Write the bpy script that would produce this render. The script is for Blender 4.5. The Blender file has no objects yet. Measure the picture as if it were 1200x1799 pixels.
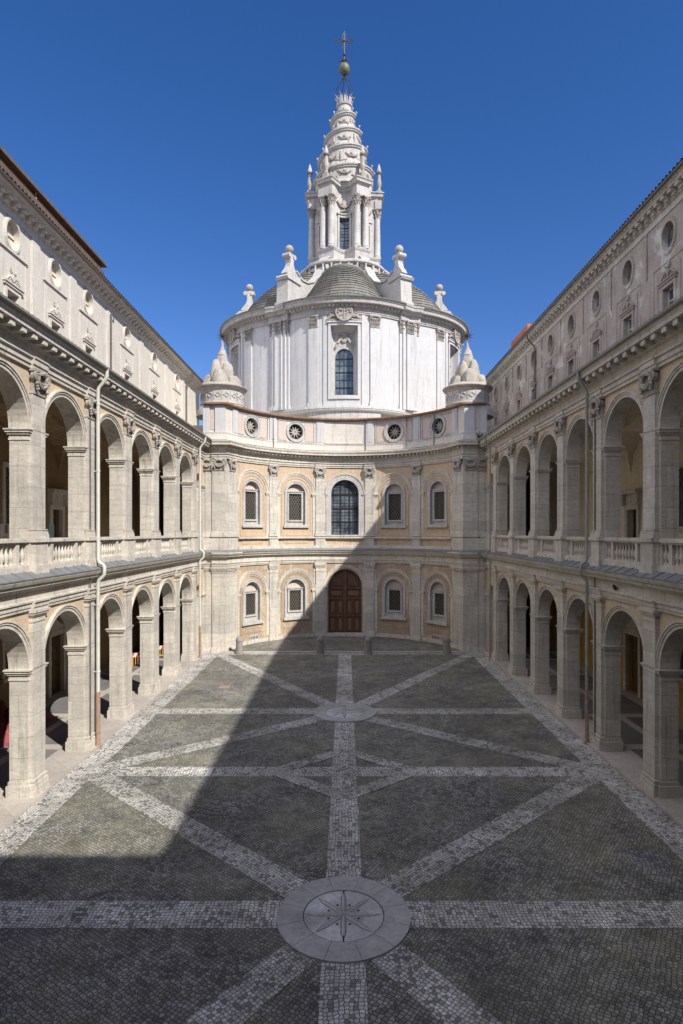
import bpy, bmesh, math, random
from mathutils import Vector
from math import sin, cos, pi, sqrt, radians as R, atan2
random.seed(7)
scene = bpy.context.scene
# ------------------------------------------------------------------ camera
cam_d = bpy.data.cameras.new("camera"); cam = bpy.data.objects.new("camera", cam_d)
scene.collection.objects.link(cam); scene.camera = cam
cam.location = (0.05, 0.0, 10.0); cam.rotation_euler = (R(90), 0, 0)
cam_d.sensor_fit = 'VERTICAL'; cam_d.sensor_height = 36.0; cam_d.lens = 36.0*1060/1799
cam_d.shift_x = -7/1799; cam_d.shift_y = 35.5/1799
cam_d.clip_start = 0.05; cam_d.clip_end = 3000
# ------------------------------------------------------------------ sky + sun
SUN = (0.79, -0.83, 1.0)
sl = sqrt(sum(c*c for c in SUN)); elev = math.asin(SUN[2]/sl); azim = atan2(SUN[0], SUN[1])
SKY_SAT, SKY_VAL, SKY_FILL = 1.29, .65, 5.0
world = bpy.data.worlds.new("World"); scene.world = world; world.use_nodes = True
nt = world.node_tree; bg = nt.nodes["Background"]
sky = nt.nodes.new("ShaderNodeTexSky"); sky.sky_type = 'NISHITA'; sky.sun_disc = False
sky.sun_elevation = elev; sky.sun_rotation = azim
sky.altitude = 300; sky.air_density = 1.0; sky.dust_density = 0.15; sky.ozone_density = 3.0
hs_ = nt.nodes.new("ShaderNodeHueSaturation"); hs_.inputs['Saturation'].default_value = SKY_SAT; hs_.inputs['Value'].default_value = SKY_VAL
nt.links.new(sky.outputs[0], hs_.inputs['Color'])
# warm fill patch added to the sky, behind left of camera, lifting the shade
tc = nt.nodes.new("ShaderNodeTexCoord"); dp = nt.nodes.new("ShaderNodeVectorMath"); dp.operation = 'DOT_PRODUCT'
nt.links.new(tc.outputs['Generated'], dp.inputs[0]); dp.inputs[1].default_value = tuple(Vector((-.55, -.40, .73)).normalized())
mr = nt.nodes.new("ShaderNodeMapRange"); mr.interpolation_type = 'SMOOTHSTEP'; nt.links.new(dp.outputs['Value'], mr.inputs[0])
for i_, v_ in ((1, .43), (2, .93), (3, 0.0), (4, SKY_FILL)): mr.inputs[i_].default_value = v_
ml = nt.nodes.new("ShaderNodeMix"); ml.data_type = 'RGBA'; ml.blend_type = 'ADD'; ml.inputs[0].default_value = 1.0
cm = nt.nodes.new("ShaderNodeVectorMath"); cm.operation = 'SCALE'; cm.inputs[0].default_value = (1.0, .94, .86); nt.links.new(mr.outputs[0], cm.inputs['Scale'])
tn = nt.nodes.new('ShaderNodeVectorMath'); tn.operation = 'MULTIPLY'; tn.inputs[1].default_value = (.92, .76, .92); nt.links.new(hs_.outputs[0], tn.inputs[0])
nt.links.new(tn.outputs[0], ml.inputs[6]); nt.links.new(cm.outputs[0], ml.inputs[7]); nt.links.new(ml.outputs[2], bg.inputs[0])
bg.inputs[1].default_value = 0.15
sd = bpy.data.lights.new("sun", 'SUN'); so = bpy.data.objects.new("sun", sd); scene.collection.objects.link(so)
sd.energy = 4.2; sd.angle = R(0.5); sd.color = (1.0, 0.95, 0.87)
so.rotation_euler = Vector(SUN).to_track_quat('Z', 'Y').to_euler(); so.location = (40, -40, 80)
scene.view_settings.view_transform = 'Standard'; scene.view_settings.look = 'None'
scene.view_settings.exposure = 0.68; scene.view_settings.gamma = 1.0

# ------------------------------------------------------------------ helpers
COL = scene.collection
class Path:
    def __init__(s, pts, u0=0.0, sign=1, closed=False):
        s.p = [(float(a), float(b)) for a, b in pts]; s.closed = closed
        n = len(s.p); s.u = [u0]
        for i in range(1, n):
            s.u.append(s.u[-1]+math.dist(s.p[i-1], s.p[i]))
        segn = []
        for i in range(n-1):
            dx = s.p[i+1][0]-s.p[i][0]; dy = s.p[i+1][1]-s.p[i][1]; l = math.hypot(dx, dy)
            segn.append((-dy/l*sign, dx/l*sign))
        s.m = []
        for i in range(n):
            if closed and i in (0, n-1): a, b = segn[-1], segn[0]
            else: a = segn[max(0, i-1)]; b = segn[min(n-2, i)]
            mx, my = a[0]+b[0], a[1]+b[1]; l = math.hypot(mx, my); mx /= l; my /= l
            k = 1/max(0.35, mx*a[0]+my*a[1]); s.m.append((mx*k, my*k))
    def P(s, u, v, w):
        n = len(s.u); lo = 0; hi = n-2
        if u <= s.u[0]: i = 0
        elif u >= s.u[-1]: i = n-2
        else:
            while lo < hi:
                mid = (lo+hi+1)//2
                if s.u[mid] <= u: lo = mid
                else: hi = mid-1
            i = lo
        t = (u-s.u[i])/(s.u[i+1]-s.u[i])
        ax = s.p[i][0]+s.m[i][0]*w; ay = s.p[i][1]+s.m[i][1]*w
        bx = s.p[i+1][0]+s.m[i+1][0]*w; by = s.p[i+1][1]+s.m[i+1][1]*w
        return (ax+(bx-ax)*t, ay+(by-ay)*t, v)
    def br(s, a, b):
        return [a]+[x for x in s.u if a+1e-4 < x < b-1e-4]+[b]

class MB:
    def __init__(s, side=1): s.v = []; s.f = []; s.side = side
    def add(s, vs, fs):
        o = len(s.v); s.v += [(x*s.side, y, z) for x, y, z in vs]
        s.f += [[i+o for i in f] for f in fs]; return s
    def box(s, x0, x1, y0, y1, z0, z1):
        v = [(x, y, z) for z in (z0, z1) for y in (y0, y1) for x in (x0, x1)]
        return s.add(v, [[0,2,3,1],[4,5,7,6],[0,1,5,4],[2,6,7,3],[0,4,6,2],[1,3,7,5]])
    def obox(s, c, ax, ay, az):   # oriented box: centre, half vectors
        v = []
        for k in (-1, 1):
            for j in (-1, 1):
                for i in (-1, 1):
                    v.append(tuple(c[q]+ax[q]*i+ay[q]*j+az[q]*k for q in range(3)))
        return s.add(v, [[0,2,3,1],[4,5,7,6],[0,1,5,4],[2,6,7,3],[0,4,6,2],[1,3,7,5]])
    def lathe(s, cx, cy, prof, n=16, a0=0, a1=2*pi, sx=1, sy=1):
        full = abs(a1-a0-2*pi) < 1e-6; m = n if full else n+1; v = []; f = []
        for r, z in prof:
            for i in range(m):
                a = a0+(a1-a0)*i/n; v.append((cx+r*sin(a)*sx, cy-r*cos(a)*sy, z))
        for j in range(len(prof)-1):
            for i in range(n):
                k = (i+1) % m; f.append([j*m+i, j*m+k, (j+1)*m+k, (j+1)*m+i])
        if full and prof[0][0] > 1e-3: f.append([i for i in range(m)][::-1])
        if full and prof[-1][0] > 1e-3: f.append([(len(prof)-1)*m+i for i in range(m)])
        return s.add(v, f)
    def ball(s, c, r, n=12, m=8, sz=1):
        return s.lathe(c[0], c[1], [(max(1e-4, r*sin(pi*i/m)), c[2]-r*sz*cos(pi*i/m)) for i in range(m+1)], n)
    def tube(s, pts, r, n=8, taper=None):
        pts = [Vector(p) for p in pts]; v = []; f = []; N = len(pts)
        up0 = Vector((0.123, 0.27, 0.95)); prev = None
        for i, p in enumerate(pts):
            d = (pts[min(N-1, i+1)]-pts[max(0, i-1)]).normalized()
            if prev is None:
                a = d.cross(up0 if abs(d.dot(up0)) < .9 else Vector((1, 0, 0))).normalized()
            else: a = (prev-d*prev.dot(d)).normalized()
            prev = a; b = d.cross(a); rr = r*(taper(i/(N-1)) if taper else 1)
            for k in range(n):
                t = 2*pi*k/n; v.append(tuple(p+a*cos(t)*rr+b*sin(t)*rr))
        for i in range(N-1):
            for k in range(n): f.append([i*n+k, i*n+(k+1) % n, (i+1)*n+(k+1) % n, (i+1)*n+k])
        f.append(list(range(n))[::-1]); f.append([(N-1)*n+k for k in range(n)])
        return s.add(v, f)
    # --- on a path: u along, v up, w outward
    def pbox(s, P, u0, u1, v0, v1, w0, w1):
        us = P.br(u0, u1); v = []; f = []
        for u in us: v += [P.P(u, v0, w0), P.P(u, v0, w1), P.P(u, v1, w1), P.P(u, v1, w0)]
        for i in range(len(us)-1):
            for k in range(4): f.append([i*4+k, i*4+(k+1) % 4, i*4+4+(k+1) % 4, i*4+4+k])
        f.append([0, 1, 2, 3]); e = len(us)*4-4; f.append([e+3, e+2, e+1, e])
        return s.add(v, f)
    def sweep(s, P, u0, u1, prof, closed=True):
        us = P.br(u0, u1); n = len(prof); v = []; f = []
        for u in us: v += [P.P(u, b, a) for a, b in prof]
        for i in range(len(us)-1):
            for k in range(n if closed else n-1):
                f.append([i*n+k, i*n+(k+1) % n, i*n+n+(k+1) % n, i*n+n+k])
        if closed: f.append(list(range(n))); e = (len(us)-1)*n; f.append([e+n-1-k for k in range(n)])
        return s.add(v, f)
    def arc(s, P, uc, vc, r0, r1, w0, w1, n=20, a0=0.0, a1=pi, sv=1.0):
        v = []; f = []
        for i in range(n+1):
            a = a0+(a1-a0)*i/n; c, q = cos(a), sin(a)*sv
            for r, w in ((r0, w0), (r0, w1), (r1, w1), (r1, w0)): v.append(P.P(uc+r*c, vc+r*q, w))
        for i in range(n):
            for k in range(4): f.append([i*4+k, i*4+(k+1) % 4, i*4+4+(k+1) % 4, i*4+4+k])
        f.append([0, 1, 2, 3]); e = n*4; f.append([e+3, e+2, e+1, e]); return s.add(v, f)
    def disc(s, P, uc, vc, ru, rv, w0, w1, n=20):
        v = [P.P(uc+ru*cos(2*pi*i/n), vc+rv*sin(2*pi*i/n), w) for w in (w0, w1) for i in range(n)]
        f = [list(range(n)), [n+i for i in range(n)][::-1]]+[[i, (i+1) % n, n+(i+1) % n, n+i] for i in range(n)]
        return s.add(v, f)
    def poly(s, P, pts, w0, w1):
        n = len(pts); v = [P.P(a, b, w) for w in (w0, w1) for a, b in pts]
        return s.add(v, [list(range(n)), [n+i for i in range(n)][::-1]]+[[i, (i+1) % n, n+(i+1) % n, n+i] for i in range(n)])
    def bar(s, P, a, b, wd, w0, w1):
        dx, dy = b[0]-a[0], b[1]-a[1]; l = math.hypot(dx, dy); nx, ny = -dy/l*wd/2, dx/l*wd/2
        return s.poly(P, [(a[0]+nx, a[1]+ny), (b[0]+nx, b[1]+ny), (b[0]-nx, b[1]-ny), (a[0]-nx, a[1]-ny)], w0, w1)
    def ptube(s, P, pts, r, n=6, taper=None): return s.tube([P.P(*p) for p in pts], r, n, taper)
    def wall(s, P, u0, u1, v0, v1, holes, wf, wb, back=True):
        us = set(round(x, 5) for x in P.br(u0, u1))
        H = []
        for h in holes:
            k = h[0]
            if k == 'arch':
                _, uc, hw, lo, sp = h; fn = (lambda u, uc=uc, hw=hw, lo=lo, sp=sp: (lo, sp+sqrt(max(0, hw*hw-(u-uc)**2)))); N = 18
            elif k == 'oval':
                _, uc, hw, vc, rv = h; fn = (lambda u, uc=uc, hw=hw, vc=vc, rv=rv: (vc-rv*sqrt(max(0, 1-((u-uc)/hw)**2)), vc+rv*sqrt(max(0, 1-((u-uc)/hw)**2)))); N = 18
            else:
                _, uc, hw, lo, hi = h; fn = (lambda u, lo=lo, hi=hi: (lo, hi)); N = 1
            ss = [round(uc-hw*cos(pi*i/N), 5) for i in range(N+1)]
            for x in ss: us.add(x)
            H.append((ss[0], ss[-1], fn))
        us = sorted(x for x in us if u0-1e-4 <= x <= u1+1e-4); v = []; f = []
        def q(a, b, c, d):
            o = len(v); v.extend([P.P(*a), P.P(*b), P.P(*c), P.P(*d)]); f.append([o, o+1, o+2, o+3])
        for a, b in zip(us, us[1:]):
            if b-a < 1e-5: continue
            m = (a+b)/2; act = sorted([h for h in H if h[0] < m < h[1]], key=lambda h: h[2](m)[0])
            ea = [v0]; eb = [v0]
            for h in act: ea += list(h[2](a)); eb += list(h[2](b))
            ea.append(v1); eb.append(v1)
            for i in range(0, len(ea), 2):
                if ea[i+1]-ea[i] < 1e-4 and eb[i+1]-eb[i] < 1e-4: continue
                q((a, ea[i], wf), (b, eb[i], wf), (b, eb[i+1], wf), (a, ea[i+1], wf))
                if back: q((b, eb[i], wb), (a, ea[i], wb), (a, ea[i+1], wb), (b, eb[i+1], wb))
                if i > 0 and (ea[i-1]-v0 > -1): q((a, ea[i], wf), (a, ea[i], wb), (b, eb[i], wb), (b, eb[i], wf))
                if i+2 < len(ea) and (ea[i+1] > v0+.01): q((b, eb[i+1], wf), (b, eb[i+1], wb), (a, ea[i+1], wb), (a, ea[i+1], wf))
            q((a, v1, wf), (b, v1, wf), (b, v1, wb), (a, v1, wb))
            if not act or act[0][2](m)[0] > v0+.01: q((b, v0, wf), (a, v0, wf), (a, v0, wb), (b, v0, wb))
        for h in H:
            for e in (h[0], h[1]):
                lo, hi = h[2](e)
                if hi-lo > 1e-3: q((e, lo, wf), (e, lo, wb), (e, hi, wb), (e, hi, wf))
        for e in (u0, u1): q((e, v0, wf), (e, v0, wb), (e, v1, wb), (e, v1, wf))
        return s.add(v, f)
    def build(s, name, m, parent=None, label=None, org=None, smooth=False):
        pw = Vector(parent['_w']) if parent else Vector((0, 0, 0))
        if org is None: org = tuple(pw)
        me = bpy.data.meshes.new(name)
        me.from_pydata([(x-org[0], y-org[1], z-org[2]) for x, y, z in s.v], [], s.f)
        bm = bmesh.new(); bm.from_mesh(me); bmesh.ops.remove_doubles(bm, verts=bm.verts, dist=1e-5)
        bmesh.ops.recalc_face_normals(bm, faces=bm.faces); bm.to_mesh(me); bm.free()
        me.materials.append(m)
        if smooth:
            for p in me.polygons: p.use_smooth = True
            try: me.set_sharp_from_angle(angle=R(40))
            except Exception: pass
        o = bpy.data.objects.new(name, me); COL.objects.link(o); o['_w'] = tuple(org)
        o.location = Vector(org)-pw
        if parent: o.parent = parent
        if label: o['label'] = label
        return o
def thing(name, label, cat, loc=(0, 0, 0), group=None):
    o = bpy.data.objects.new(name, None); COL.objects.link(o); o.location = loc; o['_w'] = tuple(loc)
    o.empty_display_size = .3
    return tag(o, label, cat, group)
def tag(o, label=None, cat=None, group=None, kind=None):
    if label: o['label'] = label
    if cat: o['category'] = cat
    if group: o['group'] = group
    if kind: o['kind'] = kind
    return o
def cp(o, d=(0, 0, 0), parent=None, rz=0):
    c = o.copy(); COL.objects.link(c)
    if parent is not None: c.parent = parent
    c.location = Vector(o.location)+Vector(d); c['_w'] = tuple(Vector(o['_w'])+Vector(d))
    if rz: c.rotation_euler.z += rz
    for ch in [x for x in KIDS.get(o.name, [])]:
        k = ch.copy(); COL.objects.link(k); k.parent = c; k['_w'] = tuple(Vector(ch['_w'])+Vector(d)); KIDS.setdefault(c.name, []).append(k)
    return c
KIDS = {}
def kid(o, parent): KIDS.setdefault(parent.name, []).append(o); return o

# ------------------------------------------------------------------ materials
def newmat(name):
    m = bpy.data.materials.new(name); m.use_nodes = True
    return m, m.node_tree, m.node_tree.nodes["Principled BSDF"]
def node(t, typ, **k):
    n = t.nodes.new(typ)
    for a, b in k.items(): setattr(n, a, b)
    return n
def posn(t, scale=(1, 1, 1), rot=(0, 0, 0)):
    g = node(t, "ShaderNodeNewGeometry"); m = node(t, "ShaderNodeMapping")
    m.inputs['Scale'].default_value = scale; m.inputs['Rotation'].default_value = rot
    t.links.new(g.outputs['Position'], m.inputs['Vector']); return m.outputs[0]
def noise(t, vec, sc, det=5, rough=.6):
    n = node(t, "ShaderNodeTexNoise"); n.inputs['Scale'].default_value = sc; n.inputs['Detail'].default_value = det
    n.inputs['Roughness'].default_value = rough; t.links.new(vec, n.inputs['Vector']); return n.outputs['Fac']
def ramp(t, fac, stops):
    r = node(t, "ShaderNodeValToRGB"); t.links.new(fac, r.inputs[0]); e = r.color_ramp.elements
    while len(e) < len(stops): e.new(.5)
    for i, (p, c) in enumerate(stops):
        e[i].position = p; e[i].color = (c, c, c, 1) if isinstance(c, (int, float)) else (*c, 1)
    return r.outputs[0]
def mix(t, fac, a, b, mode='MIX'):
    m = node(t, "ShaderNodeMix", data_type='RGBA', blend_type=mode)
    if isinstance(fac, (int, float)): m.inputs[0].default_value = fac
    else: t.links.new(fac, m.inputs[0])
    for x, i in ((a, 6), (b, 7)):
        if isinstance(x, tuple): m.inputs[i].default_value = (*x, 1)
        else: t.links.new(x, m.inputs[i])
    return m.outputs[2]
def bump(t, h, bs, st=.3, d=.02):
    b = node(t, "ShaderNodeBump"); b.inputs['Strength'].default_value = st; b.inputs['Distance'].default_value = d
    t.links.new(h, b.inputs['Height']); t.links.new(b.outputs[0], bs.inputs['Normal']); return b
def uvz(t):
    g = node(t, "ShaderNodeNewGeometry"); sp = node(t, "ShaderNodeSeparateXYZ"); t.links.new(g.outputs['Position'], sp.inputs[0])
    ad = node(t, "ShaderNodeMath", operation='ADD'); t.links.new(sp.outputs[0], ad.inputs[0]); t.links.new(sp.outputs[1], ad.inputs[1])
    c = node(t, "ShaderNodeCombineXYZ"); t.links.new(ad.outputs[0], c.inputs[0]); t.links.new(sp.outputs[2], c.inputs[1]); return c.outputs[0]
def stone(name, c1, c2, joints=True, bw=1.5, bh=.6, streak=.35, stain=.35, vein=True, stainc=(.33, .29, .25), rough=.85, bmp=.35, mort=None, finev=.74, patch=None, patch_t=.6):
    m, t, b = newmat(name); L = t.links
    band = noise(t, posn(t, (1.3, 1.3, 6) if vein else (1, 1, 1)), 1.1, 7, .72)
    col = mix(t, ramp(t, band, [(.3, 0.0), (.72, 1.0)]), c1, c2)
    pt = noise(t, posn(t, (1, 1, 1.6)), 2.6, 5, .6)
    col = mix(t, ramp(t, pt, [(.40, 0.0), (.62, .5)]), col, c2)
    if patch:
        pf = ramp(t, noise(t, posn(t), .45, 6, .62), [(patch_t, 0.0), (patch_t+.05, 1.0)])
        col = mix(t, pf, col, patch)
    big = noise(t, posn(t), .6, 5, .6)
    col = mix(t, ramp(t, big, [(.42, 0.0), (.75, stain)]), col, stainc)
    st = noise(t, posn(t, (2.6, 2.6, .22)), 1.6, 6, .7)
    col = mix(t, ramp(t, st, [(.52, 0.0), (.68, streak)]), col, tuple(x*.55 for x in stainc))
    h = noise(t, posn(t), 22, 4, .7)
    if joints:
        br = node(t, "ShaderNodeTexBrick"); L.new(uvz(t), br.inputs['Vector'])
        br.inputs['Scale'].default_value = 1; br.inputs['Brick Width'].default_value = bw; br.inputs['Row Height'].default_value = bh
        br.inputs['Mortar Size'].default_value = .012; br.inputs['Mortar Smooth'].default_value = .3
        br.inputs['Color1'].default_value = (1, 1, 1, 1); br.inputs['Color2'].default_value = (.80, .80, .81, 1); br.inputs['Mortar'].default_value = (.62, .60, .58, 1)
        if mort: br.inputs['Mortar'].default_value = (mort, mort, mort, 1); br.inputs['Mortar Size'].default_value = .035; br.inputs['Color2'].default_value = (.7, .7, .7, 1)
        col = mix(t, 1.0, col, br.outputs['Color'], 'MULTIPLY')
    fine = noise(t, posn(t, (1, 1, 3) if vein else (1, 1, 1)), 9, 6, .75)
    col = mix(t, 1.0, col, ramp(t, fine, [(.33, finev), (.58, 1.0)]), 'MULTIPLY')
    if vein or joints:
        pit = noise(t, posn(t, (1, 1, 2.2)), 16, 3, .8)
        col = mix(t, 1.0, col, ramp(t, pit, [(.32, .66), (.42, 1.0)]), 'MULTIPLY')
    L.new(col, b.inputs['Base Color']); b.inputs['Roughness'].default_value = rough
    bump(t, h, b, bmp, .02); return m
def plain(name, c, rough=.6, metal=0, var=.25, sc=3, spec=None):
    m, t, b = newmat(name); n = noise(t, posn(t), sc, 6, .65)
    col = mix(t, ramp(t, n, [(.35, 1.0), (.7, 0.0)]), tuple(x*(1-var) for x in c), c)
    t.links.new(col, b.inputs['Base Color']); b.inputs['Roughness'].default_value = rough; b.inputs['Metallic'].default_value = metal
    return m
def cobble(name, c1, c2, mortar, size=.12, light=None, lt=.3, moss=.5, rot=0.0):
    m, t, b = newmat(name); L = t.links
    wob = node(t, "ShaderNodeTexNoise"); wob.inputs['Scale'].default_value = .5; L.new(posn(t), wob.inputs['Vector'])
    off = node(t, "ShaderNodeVectorMath", operation='MULTIPLY_ADD'); L.new(wob.outputs['Color'], off.inputs[0])
    off.inputs[1].default_value = (.3, .3, 0); L.new(posn(t, (1, 1, 1), (0, 0, rot)), off.inputs[2])
    vs = []
    for feat in ('F1', 'DISTANCE_TO_EDGE'):
        v = node(t, "ShaderNodeTexVoronoi", voronoi_dimensions='2D', feature=feat); v.inputs['Scale'].default_value = 1/size
        v.inputs['Randomness'].default_value = .52; L.new(off.outputs[0], v.inputs['Vector']); vs.append(v)
    sp = node(t, "ShaderNodeSeparateColor"); L.new(vs[0].outputs['Color'], sp.inputs[0])
    col = mix(t, sp.outputs[0], c1, c2)
    if light:
        col = mix(t, ramp(t, sp.outputs[1], [(lt, 1.0), (lt+.04, 0.0)]), col, light)
    big = noise(t, posn(t), .33, 7, .6)
    mossc = mix(t, ramp(t, big, [(.47, 0.0), (.66, moss)]), mortar, (.08, .085, .04))
    col = mix(t, ramp(t, big, [(.38, 0.0), (.64, moss*.8)]), col, (.31, .295, .21))
    dk = noise(t, posn(t), 1.1, 6, .7); col = mix(t, 1.0, col, ramp(t, dk, [(.3, .5), (.65, 1.15)]), 'MULTIPLY')
    dk2 = noise(t, posn(t), .22, 4, .6); col = mix(t, 1.0, col, ramp(t, dk2, [(.36, .72), (.6, 1.1)]), 'MULTIPLY')
    pa = noise(t, posn(t), .55, 3, .45); col = mix(t, ramp(t, pa, [(.62, 0.0), (.65, .45)]), col, c1)
    edge = ramp(t, vs[1].outputs['Distance'], [(.035, 0.0), (.13, 1.0)])
    col = mix(t, edge, mossc, col); L.new(col, b.inputs['Base Color']); b.inputs['Roughness'].default_value = .72
    b.inputs['Specular IOR Level'].default_value = .25
    bump(t, edge, b, .5, .025); return m
M = {}
TRAV = ((.62, .555, .465), (.47, .41, .335))
M['trav'] = stone('travertine', (.75, .705, .62), (.53, .49, .42), bw=2.3, bh=.78, streak=.5, stain=.4, stainc=(.38, .36, .33))
M['trav_smooth'] = stone('travertine_moulding', (.74, .695, .61), (.51, .47, .40), joints=False, streak=.6, stain=.45, stainc=(.33, .30, .26))
M['ochre'] = stone('ochre_plaster', (.60, .465, .32), (.49, .375, .255), joints=False, vein=False, stain=.45, streak=.45, stainc=(.5, .38, .26), bmp=.2, patch=(.62, .52, .40), patch_t=.63)
M['ochre_pale'] = stone('pale_ochre_plaster', (.66, .53, .36), (.58, .45, .30), joints=False, vein=False, stain=.35, streak=.3, bmp=.2)
M['brick'] = stone('brick_ochre', (.54, .43, .31), (.44, .33, .23), bw=.3, bh=.085, vein=False, stain=.4, streak=.4, stainc=(.5, .40, .3), patch=(.66, .52, .36), patch_t=.52)
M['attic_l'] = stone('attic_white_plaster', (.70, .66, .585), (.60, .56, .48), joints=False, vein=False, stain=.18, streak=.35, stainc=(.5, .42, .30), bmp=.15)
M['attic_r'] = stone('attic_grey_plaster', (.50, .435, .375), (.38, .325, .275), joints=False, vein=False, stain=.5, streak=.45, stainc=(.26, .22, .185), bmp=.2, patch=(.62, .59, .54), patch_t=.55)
M['white'] = stone('white_lime_plaster', (.57, .565, .565), (.48, .475, .47), joints=False, vein=False, finev=.90, stain=.36, streak=.45, stainc=(.44, .425, .40), bmp=.1)
M['whitest'] = stone('white_travertine', (.60, .585, .56), (.42, .405, .38), joints=False, streak=.6, stain=.5, stainc=(.33, .31, .28), bmp=.25)
M['attic_ex'] = stone('attic_cream_plaster', (.68, .64, .585), (.58, .54, .48), joints=False, streak=.4, stain=.25, vein=False, stainc=(.5, .46, .40), bmp=.15)
M['pink'] = stone('pink_plaster', (.58, .46, .39), (.54, .47, .41), joints=False, vein=False, stain=.25, streak=.25, stainc=(.55, .45, .4), bmp=.1)
M['relief'] = stone('weathered_relief_stone', (.52, .485, .43), (.32, .29, .25), joints=False, vein=False, stain=.5, streak=.5, stainc=(.22, .20, .18), bmp=.6)
M['rock'] = stone('rough_cream_stone', (.50, .46, .395), (.30, .27, .225), joints=False, vein=False, stain=.65, streak=.2, stainc=(.27, .24, .2), bmp=.9)
M['dome'] = stone('dome_step_stone', (.36, .355, .335), (.20, .195, .185), bw=.6, bh=.394, mort=.6, vein=False, stain=.6, streak=.45, stainc=(.30, .26, .16), bmp=.5)
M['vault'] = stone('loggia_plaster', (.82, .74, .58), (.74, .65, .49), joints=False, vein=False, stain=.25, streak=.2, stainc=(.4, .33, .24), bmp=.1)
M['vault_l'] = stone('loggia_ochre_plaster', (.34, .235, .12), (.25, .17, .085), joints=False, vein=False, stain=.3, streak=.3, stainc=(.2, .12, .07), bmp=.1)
M['yellow'] = stone('yellow_ochre_plaster', (.58, .37, .10), (.48, .29, .07), joints=False, vein=False, stain=.3, streak=.3, stainc=(.3, .2, .1), bmp=.1)
M['lead'] = plain('lead_sheet', (.20, .21, .215), .7, .1, .3, 2)
M['pipe'] = plain('pale_painted_pipe', (.56, .555, .50), .5, 0, .15, 4)
M['gutter'] = plain('weathered_gutter_metal', (.27, .275, .24), .6, .1, .3, 3)
M['pipe_g'] = plain('grey_green_pipe', (.30, .31, .27), .5, 0, .2, 4)
M['pipe_d'] = plain('dark_metal_pipe', (.13, .12, .11), .5, .2, .3, 4)
M['copper'] = plain('rusty_copper_pipe', (.44, .30, .22), .6, .3, .4, 6)
M['tile'] = plain('weathered_roof_tile', (.16, .11, .08), .9, 0, .5, 2.5)
M['eave'] = plain('rusty_brown_eave', (.30, .17, .09), .7, 0, .45, 2)
M['rust'] = plain('rusty_brown_boards', (.34, .15, .08), .9, 0, .55, 1.6)
M['orange'] = plain('orange_render', (.50, .17, .07), .9, 0, .4, 2)
M['iron'] = plain('dark_wrought_iron', (.035, .03, .027), .6, .5, .3, 5)
M['grille'] = plain('window_lattice_iron', (.15, .135, .11), .6, .2, .3, 5)
M['dark'] = plain('dark_interior', (.022, .02, .019), .8, 0, .3, 2)
M['bronze'] = plain('green_bronze', (.15, .155, .10), .6, .3, .4, 2)
M['gold'] = plain('dull_gilt_iron', (.11, .09, .055), .5, .5, .4, 5)
M['bollard'] = stone('grey_bollard_stone', (.30, .28, .25), (.22, .205, .185), joints=False, vein=False, bmp=.5)
M['kerb'] = stone('kerb_travertine', (.60, .545, .48), (.44, .40, .35), bw=2.1, bh=50, vein=False, stain=.4, streak=0)
M['paving'] = stone('dark_slab_paving', (.12, .12, .125), (.17, .165, .16), joints=False, vein=False, streak=0, stain=.3)
M['marble'] = stone('worn_grey_marble', (.54, .53, .51), (.36, .355, .35), joints=False, vein=False, streak=0, stain=.6, stainc=(.20, .19, .18), bmp=.4)
M['marble_w'] = stone('worn_white_marble', (.72, .715, .70), (.46, .455, .45), joints=False, vein=False, streak=0, stain=.8, stainc=(.15, .145, .14), bmp=.3)
M['marble_l'] = stone('pale_star_marble', (.66, .65, .63), (.48, .47, .46), joints=False, vein=False, streak=0, stain=.4, stainc=(.2, .19, .18), bmp=.3)
M['red'] = plain('red_cloth', (.20, .045, .025), .9, 0, .5, 3)
M['pinkc'] = plain('pink_cloth', (.28, .07, .08), .9, 0, .4, 3)
M['redp'] = plain('red_paint', (.40, .07, .05), .5, 0, .2, 4)
M['whitep'] = plain('white_paint', (.60, .58, .55), .5, 0, .1, 4)
M['yellowp'] = plain('yellow_paint', (.50, .30, .05), .5, 0, .2, 4)
M['teal'] = plain('teal_cloth', (.04, .12, .13), .8, 0, .4, 6)
M['orangep'] = plain('orange_print', (.8, .3, .04), .6, 0, .05, 3)
M['cyanp'] = plain('cyan_print', (.35, .6, .65), .6, 0, .05, 3)
M['leaf'] = plain('leaf_green', (.06, .10, .03), .7, 0, .5, 9)
m, t, b = newmat('window_glass'); b.inputs['Roughness'].default_value = .12; b.inputs['Specular IOR Level'].default_value = .9
gn = noise(t, posn(t), 1.1, 3, .5); t.links.new(mix(t, ramp(t, gn, [(.35, 0.0), (.65, 1.0)]), (.04, .055, .07), (.15, .185, .205)), b.inputs['Base Color'])
bump(t, noise(t, posn(t), 2.2, 2, .5), b, .2, .03); M['glass'] = m
m, t, b = newmat('dark_wood'); wn = noise(t, posn(t, (9, 9, .7)), 1.6, 6, .65)
t.links.new(mix(t, ramp(t, wn, [(.3, 0.0), (.7, 1.0)]), (.07, .034, .02), (.16, .085, .045)), b.inputs['Base Color']); b.inputs['Roughness'].default_value = .55
bump(t, wn, b, .3, .01); M['wood'] = m; M['wood_l'] = plain('worn_door_panel_wood', (.24, .13, .065), .55, 0, .5, 5)
M['cob'] = cobble('dark_basalt_cobbles', (.12, .12, .116), (.37, .36, .34), (.035, .034, .028), .108, moss=.7, rot=.6)
M['cob_r'] = cobble('repaired_grey_cobbles', (.17, .17, .175), (.36, .36, .37), (.05, .05, .05), .13, moss=.1, rot=.2)
M['cob_l'] = cobble('white_marble_cobbles', (.50, .49, .46), (.76, .74, .71), (.075, .07, .06), .11, light=(.26, .255, .245), lt=.14, moss=.22)
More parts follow.
